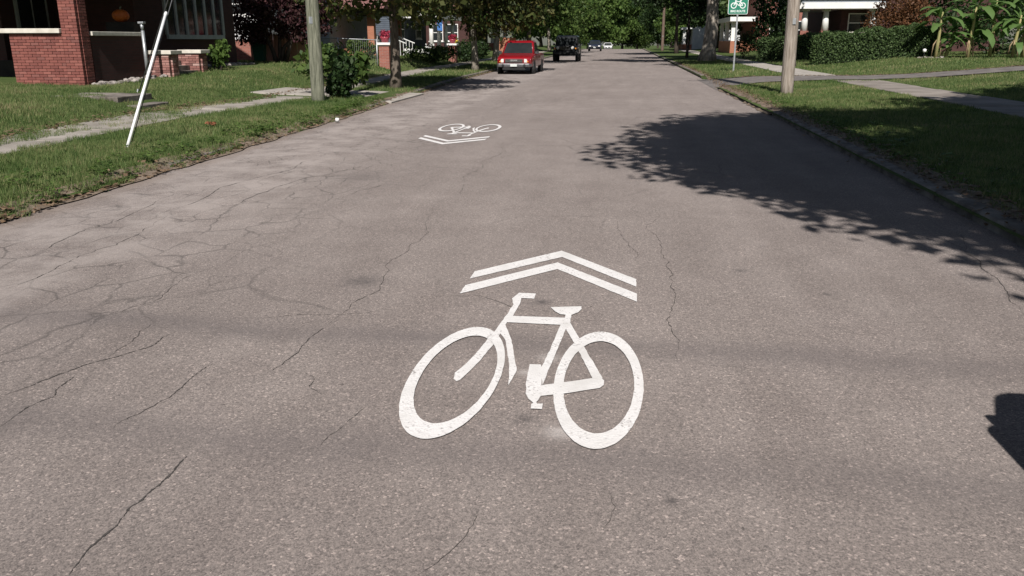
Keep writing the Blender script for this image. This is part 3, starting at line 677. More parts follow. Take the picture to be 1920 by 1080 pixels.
# right side
tree('street_tree', (5.52, 58, .15), 7.5, .50, 6.2, 9.5, 3.4, 2.0, 34, 22000, .30, 'leaf_green', 'bark_pale', 'massive old tree with a thick grey trunk on the right verge', 31, (-.1,.2), flare=1.35)
tree('street_tree', (5.1, 70.5, .15), 5.5, .12, 2.8, 6.6, 2.6, 1.3, 24, 12000, .28, 'leaf_dark', 'bark_dark', 'thin dark-trunked tree on the right verge left of the massive old tree', 32, flare=1.2)
tree('street_tree', (8.55, 45.5, T(8.55,45.5)), 6.8, .22, 4.6, 9.6, 3.0, 1.7, 30, 16000, .28, 'leaf_green', 'bark', 'tall tree hidden behind the pale utility pole', 33)
tree('street_tree', (5.6, 92, .15), 6, .2, 4.6, 7.4, 3.8, 1.7, 30, 16000, .32, 'leaf_dark', 'bark_dark', 'dark leafy tree on the right verge beyond the thin dark-trunked tree', 34)

# woods beyond and behind the houses: individual trees, three crown patterns reused
far = [(-12,128,0),(-20,120,1),(-16,150,2),(-9,165,0),(-3,178,2),(3,182,0),(9,168,1),(14,150,0),(9,128,2),(12,112,1),(18,126,0),(-28,104,1),(-24,135,2),(0,205,1),(-8,200,0),(8,200,2),(22,105,2),(24,88,1),(30,100,0),(16,92,0),(20,72,1),(28,70,2),(-26,84,0),(-33,70,1),(-30,95,2),(34,62,1),(29,54,0),(38,75,0),(-4,235,1),(4,240,0),(-14,225,2),(13,230,1),(42,52,2),(50,60,1),(47,40,0),(56,48,2),(62,62,0),(-40,62,0),(-46,50,2),(-38,40,1)]
kinds = [('leaf_green','mid-green'), ('leaf_dark','dark green'), ('leaf_light','light green')]
words_y = lambda y: 'closing the far end of the street' if y > 170 else ('in the woods far down the street' if y > 115 else 'behind the houses')
for i, (x, y, k) in enumerate(far):
    side = 'left' if x < -1 else 'right'
    tree('background_tree', (x, y, T(x, y) - .1), 5.5, .24, 4.4, 6.4, 4.4, 1.9, 34, 15000, .42, kinds[k][0], 'bark_dark', f'{kinds[k][1]} tree {words_y(y)} on the {side}', 40 + k, group='trees of the woods', key='far%d' % k, rz=i*1.3, sc=1 + .22*math.sin(i*2.1), shell=.35)

def shrub(name, loc, blobs, n, ls, leaf, label, stems=3, stem_mat='bark_dark', cat='shrub', shell=.5, sr=.025):
    root = empty(name, loc); mb = MB(); rg = random.Random(len(label))
    for i in range(stems):
        b = blobs[i % len(blobs)]; s = (rg.uniform(-.12,.12), rg.uniform(-.12,.12), -.05)
        mb.tube([s, (b[0]*.5 + s[0], b[1]*.5, b[2]*.55), b[:3]], [sr*1.3, sr, sr*.4], 6)
    mb.build('stem', MAT[stem_mat], root, True)
    link(bpy.data.objects.new('foliage', leaf_mesh('foliage', blobs, n, ls, MAT[leaf], shell)), root)
    tag(root, label, cat); return root
shrub('shrub', (-7.3, 21.4, .1), [(0,0,.85,.5,.45,.4),(-.75,.1,.8,.45,.4,.35),(.45,.1,.6,.4,.4,.3),(.1,.0,.4,.4,.35,.3),(.6,.2,.8,.3,.3,.25),(-.35,.1,1.0,.3,.3,.25)], 720, .19, 'leaf_green', 'loose mid green bush growing behind the greenish utility pole', 4)
shrub('shrub', (-6.9, 20.3, .1), [(0,0,.35,.3,.3,.4),(.15,.1,.7,.28,.3,.35)], 1100, .12, 'leaf_dark', 'dark low bush at the foot of the greenish utility pole', 3)
pt = empty('purple_tree', (-14.6, 35.6, T(-14.6,35.6)))
pb = [(0,0,2.2,1.3,1.2,.9),(-1.2,.2,1.9,1.0,.9,.75),(1.2,.1,2.1,1.0,.9,.8),(.3,0,3.1,1.4,1.2,.9),(-.8,0,2.9,1.1,1,.8),(1.3,.2,2.9,1.0,.9,.7),(-1.6,.3,1.25,.55,.5,.5),(1.8,.1,1.6,.5,.5,.5),(.4,.1,1.35,.6,.5,.4),(-1.0,.1,1.15,.6,.5,.4),(1.2,.1,1.2,.6,.5,.4),(1.9,.1,2.4,.8,.7,.8)]
mb = MB()
for (x, e) in ((-.25,-.9),(0,.1),(.3,.9),(.12,1.4)): mb.tube([(x*.6,0,-.1),(x*1.4,.02,.6),(e*.8,0,1.5),(e,0,2.4)], [.11,.085,.06,.03], 7, wob=.1)
mb.build('trunk', MAT['bark_dark'], pt, True); link(bpy.data.objects.new('crown', leaf_mesh('crown', pb, 14000, .15, MAT['leaf_purple'], .45)), pt)
tag(pt, 'low many-stemmed tree with dark purple leaves behind the brick house', 'tree')
shrub('shrub', (-12.2, 24.9, T(-12.2,24.9)), [(0,0,.45,.3,.3,.3),(.15,.1,.7,.22,.2,.2)], 420, .14, 'leaf_light', 'small leafy plant beside the brick step wall', 3)
shrub('shrub', (-15.4, 40.5, .5), [(0,0,.5,.9,.6,.5),(1.0,.2,.45,.7,.5,.4)], 1700, .14, 'leaf_light', 'low light green bush left of the greenish utility pole', 3)
shrub('shrub', (-10.9, 46.8, .3), [(0,0,.45,1.2,.6,.45),(1.0,.4,.5,.8,.5,.4)], 2200, .13, 'leaf_green', 'green bush before the white porch posts', 3)
shrub('shrub', (-9.7, 53.5, .3), [(0,0,.6,.8,.9,.6),(.4,1.8,.65,.8,1,.6),(0,-.8,.4,.6,.6,.4)], 2800, .14, 'leaf_dark', 'dark bush right of the farther brick pier', 3)
shrub('shrub', (-13.4, 43.6, .5), [(0,0,.5,.6,.5,.5),(.7,.1,.4,.5,.4,.4),(-.5,0,.7,.4,.4,.35)], 1500, .13, 'leaf_green', 'bush in front of the white stair railing', 3)
# hedges
def hedge(name, pts, h, hw, n, ls, label, zf):
    root = empty(name, (pts[0][0], pts[0][1], zf(*pts[0]))); ox, oy, oz = root.location
    core = MB(); V = []
    for (a, b) in zip(pts, pts[1:]):
        m_ = max(2, int(math.dist(a, b) / .8))
        for i in range(m_):
            t0, t1 = i/m_, (i+1)/m_; p = [(a[0]+(b[0]-a[0])*t, a[1]+(b[1]-a[1])*t) for t in (t0, t1)]
            dd = Vector((b[0]-a[0], b[1]-a[1])).normalized(); nx, ny = -dd.y*hw*.74, dd.x*hw*.74
            z0, z1 = zf(*p[0]), zf(*p[1]); q = [(p[0][0]-nx,p[0][1]-ny),(p[1][0]-nx,p[1][1]-ny),(p[1][0]+nx,p[1][1]+ny),(p[0][0]+nx,p[0][1]+ny)]; zz = [z0,z1,z1,z0]
            core.hexa([(q[k][0]-ox,q[k][1]-oy,zz[k]-.1-oz) for k in range(4)], [(q[k][0]-ox,q[k][1]-oy,zz[k]+h*.93-oz) for k in range(4)])
    core.build('inner_twigs', MAT['hedge_core'], root)
    L_ = [math.dist(a,b) for a,b in zip(pts, pts[1:])]; tot = sum(L_)
    s = RNG.random(n) * tot; seg = np.searchsorted(np.cumsum(L_), s); seg = np.minimum(seg, len(L_)-1); off = s - np.concatenate([[0], np.cumsum(L_)])[seg]
    A = np.array(pts)[seg]; Bp = np.array(pts)[seg+1]; D_ = (Bp-A) / np.array(L_)[seg][:,None]; P2 = A + D_*off[:,None]; Nn = np.stack([-D_[:,1], D_[:,0]], 1)
    per = RNG.random(n); lump = 1 + .05*np.sin(s*3.1) + .04*np.sin(s*7.7 + per*5)
    top = per > .62; q = np.where(top, RNG.uniform(-1,1,n), np.where(RNG.random(n) < .5, 1, -1)); vz = np.where(top, 1, RNG.random(n)**.8)
    rnd = np.where(np.abs(q) > .8, np.where(vz > .85, .94, 1.0), 1.0)
    XY = P2 + Nn * (q*hw*lump*rnd + RNG.normal(0,.03,n))[:,None]
    zb = np.array([zf(a_, b_) for a_, b_ in zip(P2[:,0], P2[:,1])]); Z = zb + vz*h*lump*rnd + RNG.normal(0,.03,n)
    endc = RNG.random(n) < .05; XY[endc] = np.array(pts[0]) + RNG.normal(0,.1,(endc.sum(),2)) + Nn[0]*RNG.uniform(-1,1,(endc.sum(),1))*hw; Z[endc] = zf(*pts[0]) + RNG.random(endc.sum())*h
    u = RNG.normal(size=(n,3)); u /= np.linalg.norm(u,axis=1,keepdims=True); v = np.cross(u, RNG.normal(size=(n,3))); v /= np.linalg.norm(v,axis=1,keepdims=True); sz = ls*RNG.uniform(.6,1.3,n)[:,None]
    P = np.stack([XY[:,0]-ox, XY[:,1]-oy, Z-oz], 1); W_ = np.empty((n,4,3)); W_[:,0]=P-u*sz*.5; W_[:,1]=P+v*sz*.3; W_[:,2]=P+u*sz*.5; W_[:,3]=P-v*sz*.3
    link(bpy.data.objects.new('foliage', np_mesh('foliage', W_.reshape(-1,3), 4, MAT['leaf_hedge'])), root); tag(root, label, 'hedge'); return root
hedge('hedge', [(9.75,46.0),(15.2,44.5)], 1.45, .62, 16500, .095, 'long clipped green hedge on the right lawn beside the banana plants', T)
hedge('hedge', [(9.2,58),(10.2,56.2),(11.8,53),(12.6,52)], 1.35, .7, 9000, .11, 'dark hedge in shade behind the pale utility pole', T)
shrub('evergreen', (9.6, 58.5, .4), [(0,0,1.5,1.3,1.3,1.3),(.1,0,3.2,1.4,1.3,1.3),(-.2,.2,4.6,1.3,1.1,1.1),(.8,.5,2.0,.7,1.1,1.1)], 8000, .18, 'leaf_dark', 'tall dark evergreen behind the shaded hedge', 2, cat='tree')
shrub('round_bush', (9.0, 66, T(9.0,66)), [(0,0,1.0,.75,.75,.75),(.25,0,1.35,.55,.55,.5)], 2200, .11, 'leaf_autumn', 'round yellow-green bush between the massive tree and the bike sign', 2)
shrub('rust_shrub', (14.3, 50.0, T(14.3,50.0)), [(0,0,1.6,1.3,1.1,.9),(1.2,.2,1.5,1.1,1,.8),(.5,.2,2.6,1.1,1,.8),(1.5,0,2.3,.8,.9,.8)], 6000, .14, 'leaf_rust', 'rusty brown shrub rising behind the long clipped hedge', 4)
shrub('dark_shrub', (20.5, 50, T(20.5,50)), [(0,0,1.5,2.2,1.2,1.5),(3,0,2.0,2.2,1.2,1.8),(-2.2,0,1.5,1.5,1,1.2),(6,0,2.2,2.4,1.4,2),(1.5,.5,3.8,2.2,1.2,1.2),(5,.5,4.4,2.2,1.2,1.2),(-2.6,1.5,4.0,2.2,1.2,1.2),(-3.0,2.5,3.0,1.5,1,1.2)], 12000, .2, 'leaf_dark', 'dark shrubbery behind the banana plants', 4)

# banana plants
def banana(loc, h, nl, seed, label, lean=0.0):
    rg = random.Random(seed); root = empty('banana_plant', loc)
    MB().tube([(0,0,-.05),(lean*.3,0,h*.35),(lean*.7,0,h*.7),(lean,0,h)], [.085,.075,.06,.035], 9, wob=.06).build('stem', MAT['banana_stem'], root, True)
    nl = nl*2
    for i in range(nl):
        a = i * 2.4 + rg.uniform(-.5,.5); L_ = rg.uniform(1.3, 2.1) * (h/2)**.4; up = rg.uniform(.85, 1.45) - .3*(i/nl); wd = rg.uniform(.17,.25)
        z0 = h * (rg.uniform(.72, 1.0) if i < nl*.6 else rg.uniform(.3, .75)); pts = []; n = 12; x = 0; z = 0; ang = up
        for k in range(n):
            pts.append((x, z)); ang -= (1.5 + 1.2*k/n + rg.uniform(-.2,.5)) / n; x += math.cos(ang)*L_/n; z += math.sin(ang)*L_/n
        mb = MB()
        for k, (px, pz) in enumerate(pts):
            t = k/(n-1); ww = wd * (max(0, math.sin(math.pi*min(1, max(0,(t-.12)/.885)**.8)))**.75 if t > .14 else .06) + .008
            e = rg.uniform(.68,1.08); ca, sa = math.cos(a), math.sin(a)
            for sgn, dz in ((-1,-.25),(0,0),(1,-.25)):
                y_ = sgn*ww*e; mb.v.append((lean + px*ca - y_*sa, px*sa + y_*ca, z0 + pz + abs(y_)*(dz+.45*(t<.5)) ))
        for k in range(n-1):
            for j in range(2): q = 3*k+j; mb.f.append((q,q+1,q+4,q+3))
        mb.build('leaf', MAT['banana'], root, True)
    for i in range(3):
        a = rg.uniform(0,6.28); MB().tube([(0,0,h*.45),(math.cos(a)*.16,math.sin(a)*.16,h*.3),(math.cos(a)*.2,math.sin(a)*.2,.08)], [.012,.035,.015], 5).build('dead_leaf', MAT['dead'], root, True)
    tag(root, label, 'plant', 'banana plants in the bed beside the hedge')
for (x, y, h, nl, sd, ln, lb) in [(14.75,43.2,2.1,8,1,.05,'leftmost banana plant with a pale green stem by the hedge'), (15.25,43.4,.95,5,2,.22,'short leaning banana shoot with a whitish stem beside the leftmost plant'), (16.1,43.0,2.3,9,3,.08,'tall banana plant with a brown stem in the middle of the bed'),
        (17.2,43.3,2.6,9,4,-.05,'broad banana plant right of the brown-stemmed one'), (17.9,42.6,1.9,8,5,.12,'lower banana plant with a tan stem toward the right edge'), (18.6,43.2,2.9,10,6,0,'tallest banana plant at the right edge'), (16.6,44.2,1.5,7,7,-.1,'small banana plant at the back of the bed')]:
    banana((x, y, T(x, y)), h, nl, sd, lb, ln)

# ------------------------------------------------------------------ brick house on the left
UNIT = MB().box(-.1015, .1015, -.045, .045, -.0285, .0285); HALF = MB().box(-.0475, .0475, -.045, .045, -.0285, .0285)
def unit_mesh(mbx, mat):
    me = mbx.mesh('brick'); me.materials.append(mat); return me
BR = unit_mesh(UNIT, MAT['brick_one']); BRH = unit_mesh(HALF, MAT['brick_one']); BM_ = unit_mesh(UNIT, MAT['brick_mottled']); BMH = unit_mesh(HALF, MAT['brick_mottled'])
def lay(parent, x0, x1, y, z0, z1, full, half, face='y'):
    """courses of separate bricks on a wall face; 'y' faces the camera side (-Y), 'x' faces the street (+X)"""
    row = 0; z = z0 + .034
    while z < z1 - .02:
        u = x0; row += 1; first = row % 2 == 0
        while u < x1 - .05:
            rem = x1 - u
            hf = (first and u == x0) or rem < .19
            L_ = .105 if hf else .214
            if u + L_ > x1 + .02: break
            ob = bpy.data.objects.new('brick', half if hf else full)
            cx = u + L_/2 - .005; dp = random.uniform(-.003,.003)
            if face == 'y': ob.location = (cx, y + .035 + dp, z)
            else: ob.location = (y - .035 + dp, cx, z); ob.rotation_euler = (0,0,math.pi/2)
            link(ob, parent); u += L_
        z += .0675
HZ = .36
ha = empty('brick_house', (-14.7, 19.3, 0)); hx, hy = -14.7, 19.3
def P(mb, name, mat, bevel=0.0, parent=None):
    ob = mb.build(name, MAT[mat], None, bevel=bevel); ob.parent = parent or ha
    if parent is None: ob.location = (-hx, -hy, 0)
    return ob
pw = P(MB().box(-14.72,-13.34,19.36,19.60,.2,1.655), 'porch_wall', 'mortar'); lay(pw, -14.72, -13.34, 19.31, HZ, 1.655, BR, BRH)
pc = P(MB().box(-13.30,-12.96,19.36,19.70,.2,3.3), 'column', 'mortar'); lay(pc, -13.33, -12.91, 19.30, HZ, 2.62, BR, BRH); lay(pc, 19.40, 19.75, -12.91, HZ, 2.62, BR, BRH, 'x')
P(MB().box(-15.05,-13.345,19.22,19.68,1.657,1.765), 'stone_cap', 'limestone', .01)
P(MB().box(-13.16,-12.92,19.77,22.1,.3,1.6), 'porch_wall', 'brick_dark_shaded'); P(MB().box(-13.22,-12.86,19.78,22.1,1.602,1.70), 'stone_cap', 'limestone', .01)
P(MB().box(-14.74,-13.2,19.65,22.05,.82,.95), 'porch_floor', 'dark'); P(MB().box(-17.4,-13.2,22.06,24.9,.82,.948), 'porch_floor', 'dark'); P(MB().box(-17.4,-14.75,21.95,22.05,.2,.955), 'shade_skirting', 'dark')  # floor and skirting coloured near black to give the porch gap its shade
P(MB().box(-17.3,-16.9,19.3,19.7,.3,3.3), 'column', 'brick')
P(MB().box(-24,-14.8,25.0,31.8,-.2,4.6), 'wall', 'brick_dark_shaded'); P(MB().box(-24,-17.4,22.6,24.95,-.2,4.6), 'wall', 'brick_dark_shaded')
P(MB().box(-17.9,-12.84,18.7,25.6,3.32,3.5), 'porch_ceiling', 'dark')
P(MB().prism([(-17.9,3.505),(-12.84,3.505),(-15.1,5.0)], 18.7, 25.6, 'y'), 'porch_roof', 'roof_grey')
P(MB().prism([(-24.8,4.62),(-13.9,4.62),(-19.4,8.2)], 22.0, 32.6, 'y'), 'roof', 'roof_grey')
# bay of tall windows
wy0, wy1 = 26.75, 30.8; wz0, wz1 = 1.67, 3.9
fr = P(MB().box(-14.80,-14.72,wy0,wy1,wz0-.14,wz0), 'window_sill', 'frame_grey'); P(MB().box(-14.80,-14.74,wy0,wy1,wz1,wz1+.12), 'window_head', 'frame_grey')
nw = 6; ww = (wy1-wy0)/nw
for i in range(nw+1):
    y = wy0 + i*ww; P(MB().box(-14.80,-14.735,y-.06,y+.06,wz0+.002,wz1-.002), 'mullion', 'frame_grey')
for i in range(nw):
    y = wy0 + i*ww; P(MB().box(-14.80,-14.785,y+.062,y+ww-.062,wz0+.003,wz1-.003), 'pane', 'glass')
for (y, x) in ((20.9,-17.39),): 
    w_ = P(MB().box(-17.40,-17.34,23.2,24.6,1.3,2.9), 'window', 'frame_grey'); 
P(MB().box(-17.345,-17.335,23.3,23.87,1.4,2.8), 'pane', 'glass'); P(MB().box(-17.345,-17.335,23.93,24.5,1.4,2.8), 'pane', 'glass')
# step walls with stone caps, and the steps between
for (y0, y1, xw) in ((22.3,22.8,-12.98),(24.0,24.45,-12.98)):
    cw = P(MB().box(-12.98,-12.36,y0+.05,y1-.02,.3,1.12), 'step_wall', 'mortar'); lay(cw, -12.98, -12.3, y0, .5, 1.12, BM_, BMH); lay(cw, y0+.1, y1, -12.31, .5, 1.12, BM_, BMH, 'x')
    P(MB().box(-12.985,-12.24,y0-.06,y1+.06,1.122,1.225), 'stone_cap', 'limestone', .012)
for k in range(3): P(MB().box(-13.2+.0,-12.9+.25*k,22.84,23.96,.3,.93-.14*k-.003), 'step', 'conc_old')
ha["label"] = 'red brick house with a deep shaded porch and stone caps, nearest on the left'; ha["category"] = 'house'
# loose stones along the wall foot
rg = random.Random(5)
def stone(x, y, r, lab):
    bm = bmesh.new(); bmesh.ops.create_icosphere(bm, subdivisions=2, radius=r)
    for v in bm.verts: v.co *= rg.uniform(.8, 1.15); v.co.z *= .7
    me = bpy.data.meshes.new('stone'); bm.to_mesh(me); bm.free(); me.materials.append(MAT['stone'])
    ob = bpy.data.objects.new('stone', me); link(ob); ob.location = (x, y, T(x, y) + r*.3); ob.rotation_euler = (0,0,rg.uniform(0,6)); ob.scale = (1.2,1,1)
    tag(ob, lab, 'stone', 'field stones of the ' + ('porch bed' if y < 25 else 'far bed'))
for i in range(34): stone(-12.62 + rg.uniform(-.2,.2), 19.4 + i*.085, rg.uniform(.05,.11), 'rough grey field stone edging the bed below the brick porch')
for i in range(14): stone(-14.3 + rg.uniform(-.1,.1) - .0*i, 27.2 + i*.36, rg.uniform(.08,.15), 'rough grey field stone under the row of tall windows')
for i in range(6): stone(14.0 + i*.2, 43.2 + rg.uniform(-.1,.1), rg.uniform(.07,.12), 'pale stone edging the banana bed')
# pumpkin on the porch wall
pk = empty('pumpkin', (-13.72, 22.5, 1.97)); rings = []
for i in range(9):
    th = math.pi*(i+.3)/9.3; ring = []
    for k in range(40):
        a = 2*math.pi*k/40; q = .21*math.sin(th)*(1 + .06*math.cos(10*a)); ring.append((q*math.cos(a), q*math.sin(a), (.17*(1-math.cos(th)))))
    rings.append(ring)
MB().loft(rings).build('body', MAT['pumpkin'], pk, True); MB().tube([(0,0,.32),(.01,0,.37),(.04,0,.41)], [.025,.018,.022], 6).build('stalk', MAT['wood_green'], pk)
tag(pk, 'orange pumpkin on the shaded porch of the brick house', 'pumpkin')
st = MB().box(-14.1,-13.3,22.35,22.65,.95,1.965).build('plant_stand', MAT['dark']); tag(st, 'dark shelf under the pumpkin on the brick porch', 'stand')
# garden post
gp = empty('garden_post', (-12.55, 21.5, T(-12.55,21.5)))
MB().tube([(0,0,-.1),(0,0,1.25)], .045, 10).build('post', MAT['galv'], gp, True); MB().tube([(0,0,1.25),(0,0,1.42)], [.03,.055], 10).build('collar', MAT['galv'], gp, True); MB().box(-.075,.075,-.075,.075,1.42,1.475).build('cap', MAT['galv'], gp, bevel=.01)
tag(gp, 'grey metal post with a square cap in front of the brick porch', 'post')
# front walk and its two steps
fw = empty('front_walk', (-10.2,16.2,0)); tag(fw, 'concrete front walk with two low steps up from the left sidewalk', 'walk')
def Q(mb, name, mat, bevel=0.0):
    ob = mb.build(name, MAT[mat], fw, bevel=bevel); ob.location = (10.2,-16.2,0); return ob
Q(MB().box(-9.72,-9.28,15.45,16.55,-.1,.275), 'step', 'conc_old', .012); Q(MB().box(-10.3,-9.74,15.5,16.75,-.1,.43), 'step', 'conc_old', .012)
for k in range(1): Q(MB().box(-10.32-.95*(k+1)+.012,-10.32-.95*k-.012,15.6,16.75,.1,.435+.004*k), 'slab', 'conc_mid', .01)
# small litter
lf = empty('leaf_heap', (-6.72,13.25,T(-6.72,13.25)+.03)); 
bl = [(0,0,.03,.10,.08,.03)]; link(bpy.data.objects.new('leaves', leaf_mesh('leaves', bl, 40, .045, M('orange leaves',(.24,.085,.045),(.33,.14,.075),9), .1)), lf); tag(lf, 'small heap of orange-brown leaves on the left verge', 'leaves')
cp = MB().tube([(0,0,0),(0,.02,.03),(0,.05,.05)], [.03,.04,.035], 10).build('paper_cup', MAT['white'], None, True); cp.location = (-5.28,15.35,.03); cp.rotation_euler = (1.2,0,.6); tag(cp, 'crumpled white paper cup lying in the left gutter', 'litter')

# ------------------------------------------------------------------ poles, guy wires, signs
def pole(loc, h, r0, r1, mat, label, lean=(0,0)):
    root = empty('utility_pole', loc); pts = [(lean[0]*t, lean[1]*t, -.3 + (h+.3)*t) for t in (0,.05,.15,.3,.5,.75,1)]; rad = [r0*1.04,r0,r0*.985,r0*.95,(r0+r1)/2,r1*1.1,r1]
    MB().tube(pts, rad, 18, wob=.012).build('shaft', MAT[mat], root, True)
    MB().box(-1.2,1.2,-.06,.06,h-1.0,h-.88).build('crossarm', MAT[mat], root, loc=(lean[0],lean[1]-r1-.06,0))
    for x in (-1.05,-.5,.5,1.05): MB().tube([(x,0,h-.88),(x,0,h-.8),(x,0,h-.74)], [.03,.05,.03], 8).build('insulator', MAT['limestone'], root, True, loc=(lean[0],lean[1]-r1-.06,0))
    MB().box(-.04,.04,-r0*.995-.004,-r0*.9,1.75,1.9).build('metal_tag', MAT['galv'], root)
    return tag(root, label, 'utility pole', 'utility poles along the street')
pole((-7.09,19.37,.11), 10.5, .155, .11, 'wood_green', 'greenish weathered utility pole on the left verge')
pole((4.38,23.48,.14), 10.5, .165, .125, 'wood_grey', 'pale weathered utility pole on the right verge', (-.10,.1))
pole((5.1,114,.14), 11, .19, .13, 'wood_dark', 'brown utility pole far off on the right verge')
def guy(a, b, lg, label):
    root = empty('guy_wire', a); a = Vector(a); v = Vector(b) - a
    MB().tube([(0,0,-.1), v], .007 if lg else .014, 6).build('wire', MAT['wire'], root, True)
    u = v.normalized()
    if lg: 
        MB().tube([u*.02, u*lg], .020, 12).build('guard', MAT['white_pl'], root, True); MB().tube([u*lg, u*(lg+.05)], [.025,.020], 12).build('guard_collar', MAT['white_pl'], root, True)
    MB().tube([(0,0,-.1),u*.16], .018, 8).build('anchor_rod', MAT['galv'], root, True)
    tag(root, label, 'guy wire', 'guy wires of the left pole'); return root
guy((-6.56,10.5,.10), (-7.09,19.25,9.9), 2.35, 'guy wire in a long white plastic guard leaning over the left verge')
guy((-10.5,17.4,.33), (-7.2,19.35,9.4), 0, 'thin bare guy wire beside the white guarded one')
mp = empty('sign_post', (-8.95,24.4,.2)); MB().tube([(0,0,-.2),(0,0,4.2)], .055, 10).build('post', MAT['galv'], mp, True); MB().box(-.3,.3,-.075,-.06,3.4,4.1).build('sign_back', MAT['galv'], mp)
tag(mp, 'grey metal post rising from the bush right of the greenish pole', 'post')
# bike route sign
sg = empty('bike_sign', (4.9, 39.0, .14))
MB().box(-.035,.035,-.02,.02,-.3,3.3).build('post', MAT['galv'], sg, bevel=.006)
def rrect(w_, h_, r_, n=6):
    l = []
    for cx, cz, a0 in ((w_/2-r_,h_/2-r_,0),(-w_/2+r_,h_/2-r_,90),(-w_/2+r_,-h_/2+r_,180),(w_/2-r_,-h_/2+r_,270)):
        for k in range(n+1): a = math.radians(a0+90*k/n); l.append((cx+r_*math.cos(a), cz+r_*math.sin(a)))
    return l
ZC = 2.76
MB().prism([(x, z+ZC) for x, z in rrect(.84,.66,.06)], -.034, -.024, 'y').build('border', MAT['sign_white'], sg)
pn = MB().prism([(x, z+ZC) for x, z in rrect(.80,.62,.045)], -.040, -.0345, 'y').build('panel', MAT['sign_green'], sg)
mb = MB()
for cx in (-.19,.19):
    n = 32; b0 = len(mb.v)
    for k in range(n): a = 2*math.pi*k/n; mb.v += [(cx+.125*math.cos(a), -.043, ZC+.03+.125*math.sin(a)), (cx+.09*math.cos(a), -.043, ZC+.03+.09*math.sin(a))]
    mb.f += [(b0+2*k, b0+2*((k+1)%n), b0+2*((k+1)%n)+1, b0+2*k+1) for k in range(n)]
def bar(mb, a, b, w_):
    a = Vector((a[0],0,a[1])); b = Vector((b[0],0,b[1])); t = (b-a).normalized(); nn = Vector((-t.z,0,t.x))*w_/2
    mb.poly([(p.x,-.0438-.0002*len(mb.f)%.002,p.z+ZC) for p in (a+nn,b+nn,b-nn,a-nn)])
for a, b in (((-.19,.03),(-.12,.19)),((-.12,.19),(.09,.19)),((.09,.19),(.02,.03)),((.02,.03),(-.12,.17)),((.19,.03),(.09,.19)),((.19,.03),(.02,.03)),((-.12,.19),(-.13,.25)),((-.13,.25),(-.06,.255)),((.09,.19),(.10,.235)),((.06,.24),(.14,.24))): bar(mb, a, b, .03)
mb.build('bicycle_symbol', MAT['sign_white'], pn)
tc = bpy.data.curves.new('lettering', 'FONT'); tc.body = "BIKE ROUTE"; tc.size = .125; tc.align_x = 'CENTER'; tc.align_y = 'CENTER'; tc.offset = .003
to = bpy.data.objects.new('lettering', tc); C.objects.link(to)
me = bpy.data.meshes.new_from_object(to); bpy.data.objects.remove(to); me.materials.clear(); me.materials.append(MAT['sign_white'])
ob = bpy.data.objects.new('lettering', me); link(ob, pn); ob.rotation_euler = (math.pi/2,0,0); ob.location = (0,-.043,ZC-.205); ob.scale = (.92,1,1)
tag(sg, 'green bike route sign on a grey metal post beside the right driveway', 'sign')

# ------------------------------------------------------------------ other houses
def windows(root, face, a0, a1, z0, z1, plane, n=1, frame='white', sgn=-1):
    for i in range(n):
        s0 = a0 + (a1-a0)*i/n + .06; s1 = a0 + (a1-a0)*(i+1)/n - .06; zm = (z0+z1)/2
        def bx(u0,u1,zz0,zz1,d0,d1):
            lo, hi = sorted((plane+sgn*d0, plane+sgn*d1))
            return MB().box(u0,u1,lo,hi,zz0,zz1) if face == 'y' else MB().box(lo,hi,u0,u1,zz0,zz1)
        f = bx(s0,s1,z0,z1,-.02,.05).build('window', MAT[frame], root)
        for (za, zb) in ((z0+.07,zm-.035),(zm+.035,z1-.07)): bx(s0+.07,s1-.07,za,zb,.051,.056).build('pane', MAT['glass'], f)
        bx(s0-.08,s1+.08,z0-.09,z0-.002,-.02,.1).build('sill', MAT[frame], f)
def gable(root, x0, x1, y0, y1, z, h, mat, ov=.5, axis='y'):
    if axis == 'y': mb = MB().prism([(x0-ov,z),(x1+ov,z),((x0+x1)/2,z+h)], y0-ov, y1+ov, 'y')
    else: mb = MB().prism([(y0-ov,z),(y1+ov,z),((y0+y1)/2,z+h)], x0-ov, x1+ov, 'x')
    return mb.build('roof', MAT[mat], root)
def siding(root, x0, x1, y0, y1, z0, z1, mat, boards_y=None):
    wl_ = MB().box(x0,x1,y0,y1,z0,z1).build('wall', MAT[mat], root)
    if boards_y:
        xa, xb = boards_y; zz = z0 + .02; tilt = .018
        while zz < min(z1, 4.6) - .14:
            MB().hexa([(xa,y0-.028,zz),(xb,y0-.028,zz),(xb,y0-.001,zz),(xa,y0-.001,zz)], [(xa,y0-.008,zz+.138),(xb,y0-.008,zz+.138),(xb,y0-.001,zz+.138),(xa,y0-.001,zz+.138)]).build('board', MAT[mat], wl_); zz += .14
    return wl_
# white house behind the purple tree
hb = empty('white_house', (0,0,0)); 
MB().box(-26,-16.6,38.6,46,-.2,1.5).build('foundation', MAT['brick'], hb); siding(hb, -26,-16.7,38.7,46,1.502,6.4,'siding_white', (-22,-16.7)); gable(hb, -26,-16.7,38.7,46,6.42,3,'roof_grey')
windows(hb, 'y', -20.2, -18.4, 1.75, 3.4, 38.7, 2); windows(hb, 'y', -18.3, -17.0, 2.6, 3.6, 38.7, 1); MB().box(-18.36,-18.22,38.52,38.66,1.6,6.4).build('downpipe', MAT['white'], hb)
tag(hb, 'white sided house with brick base behind the purple tree', 'house')
fc = empty('board_fence', (-14.6,36.6,.5))
for i in range(7): MB().box(-1.75+i*.36,-1.75+i*.36+.33,-.02,.02+.004*(i%2),-.1,1.25+.02*(i%3)).build('board', MAT['brick_pink'], fc)
MB().box(-1.75,.75,.03,.07,.3,.4).build('rail', MAT['brick_pink'], fc); tag(fc, 'salmon coloured board fence behind the purple tree', 'fence')
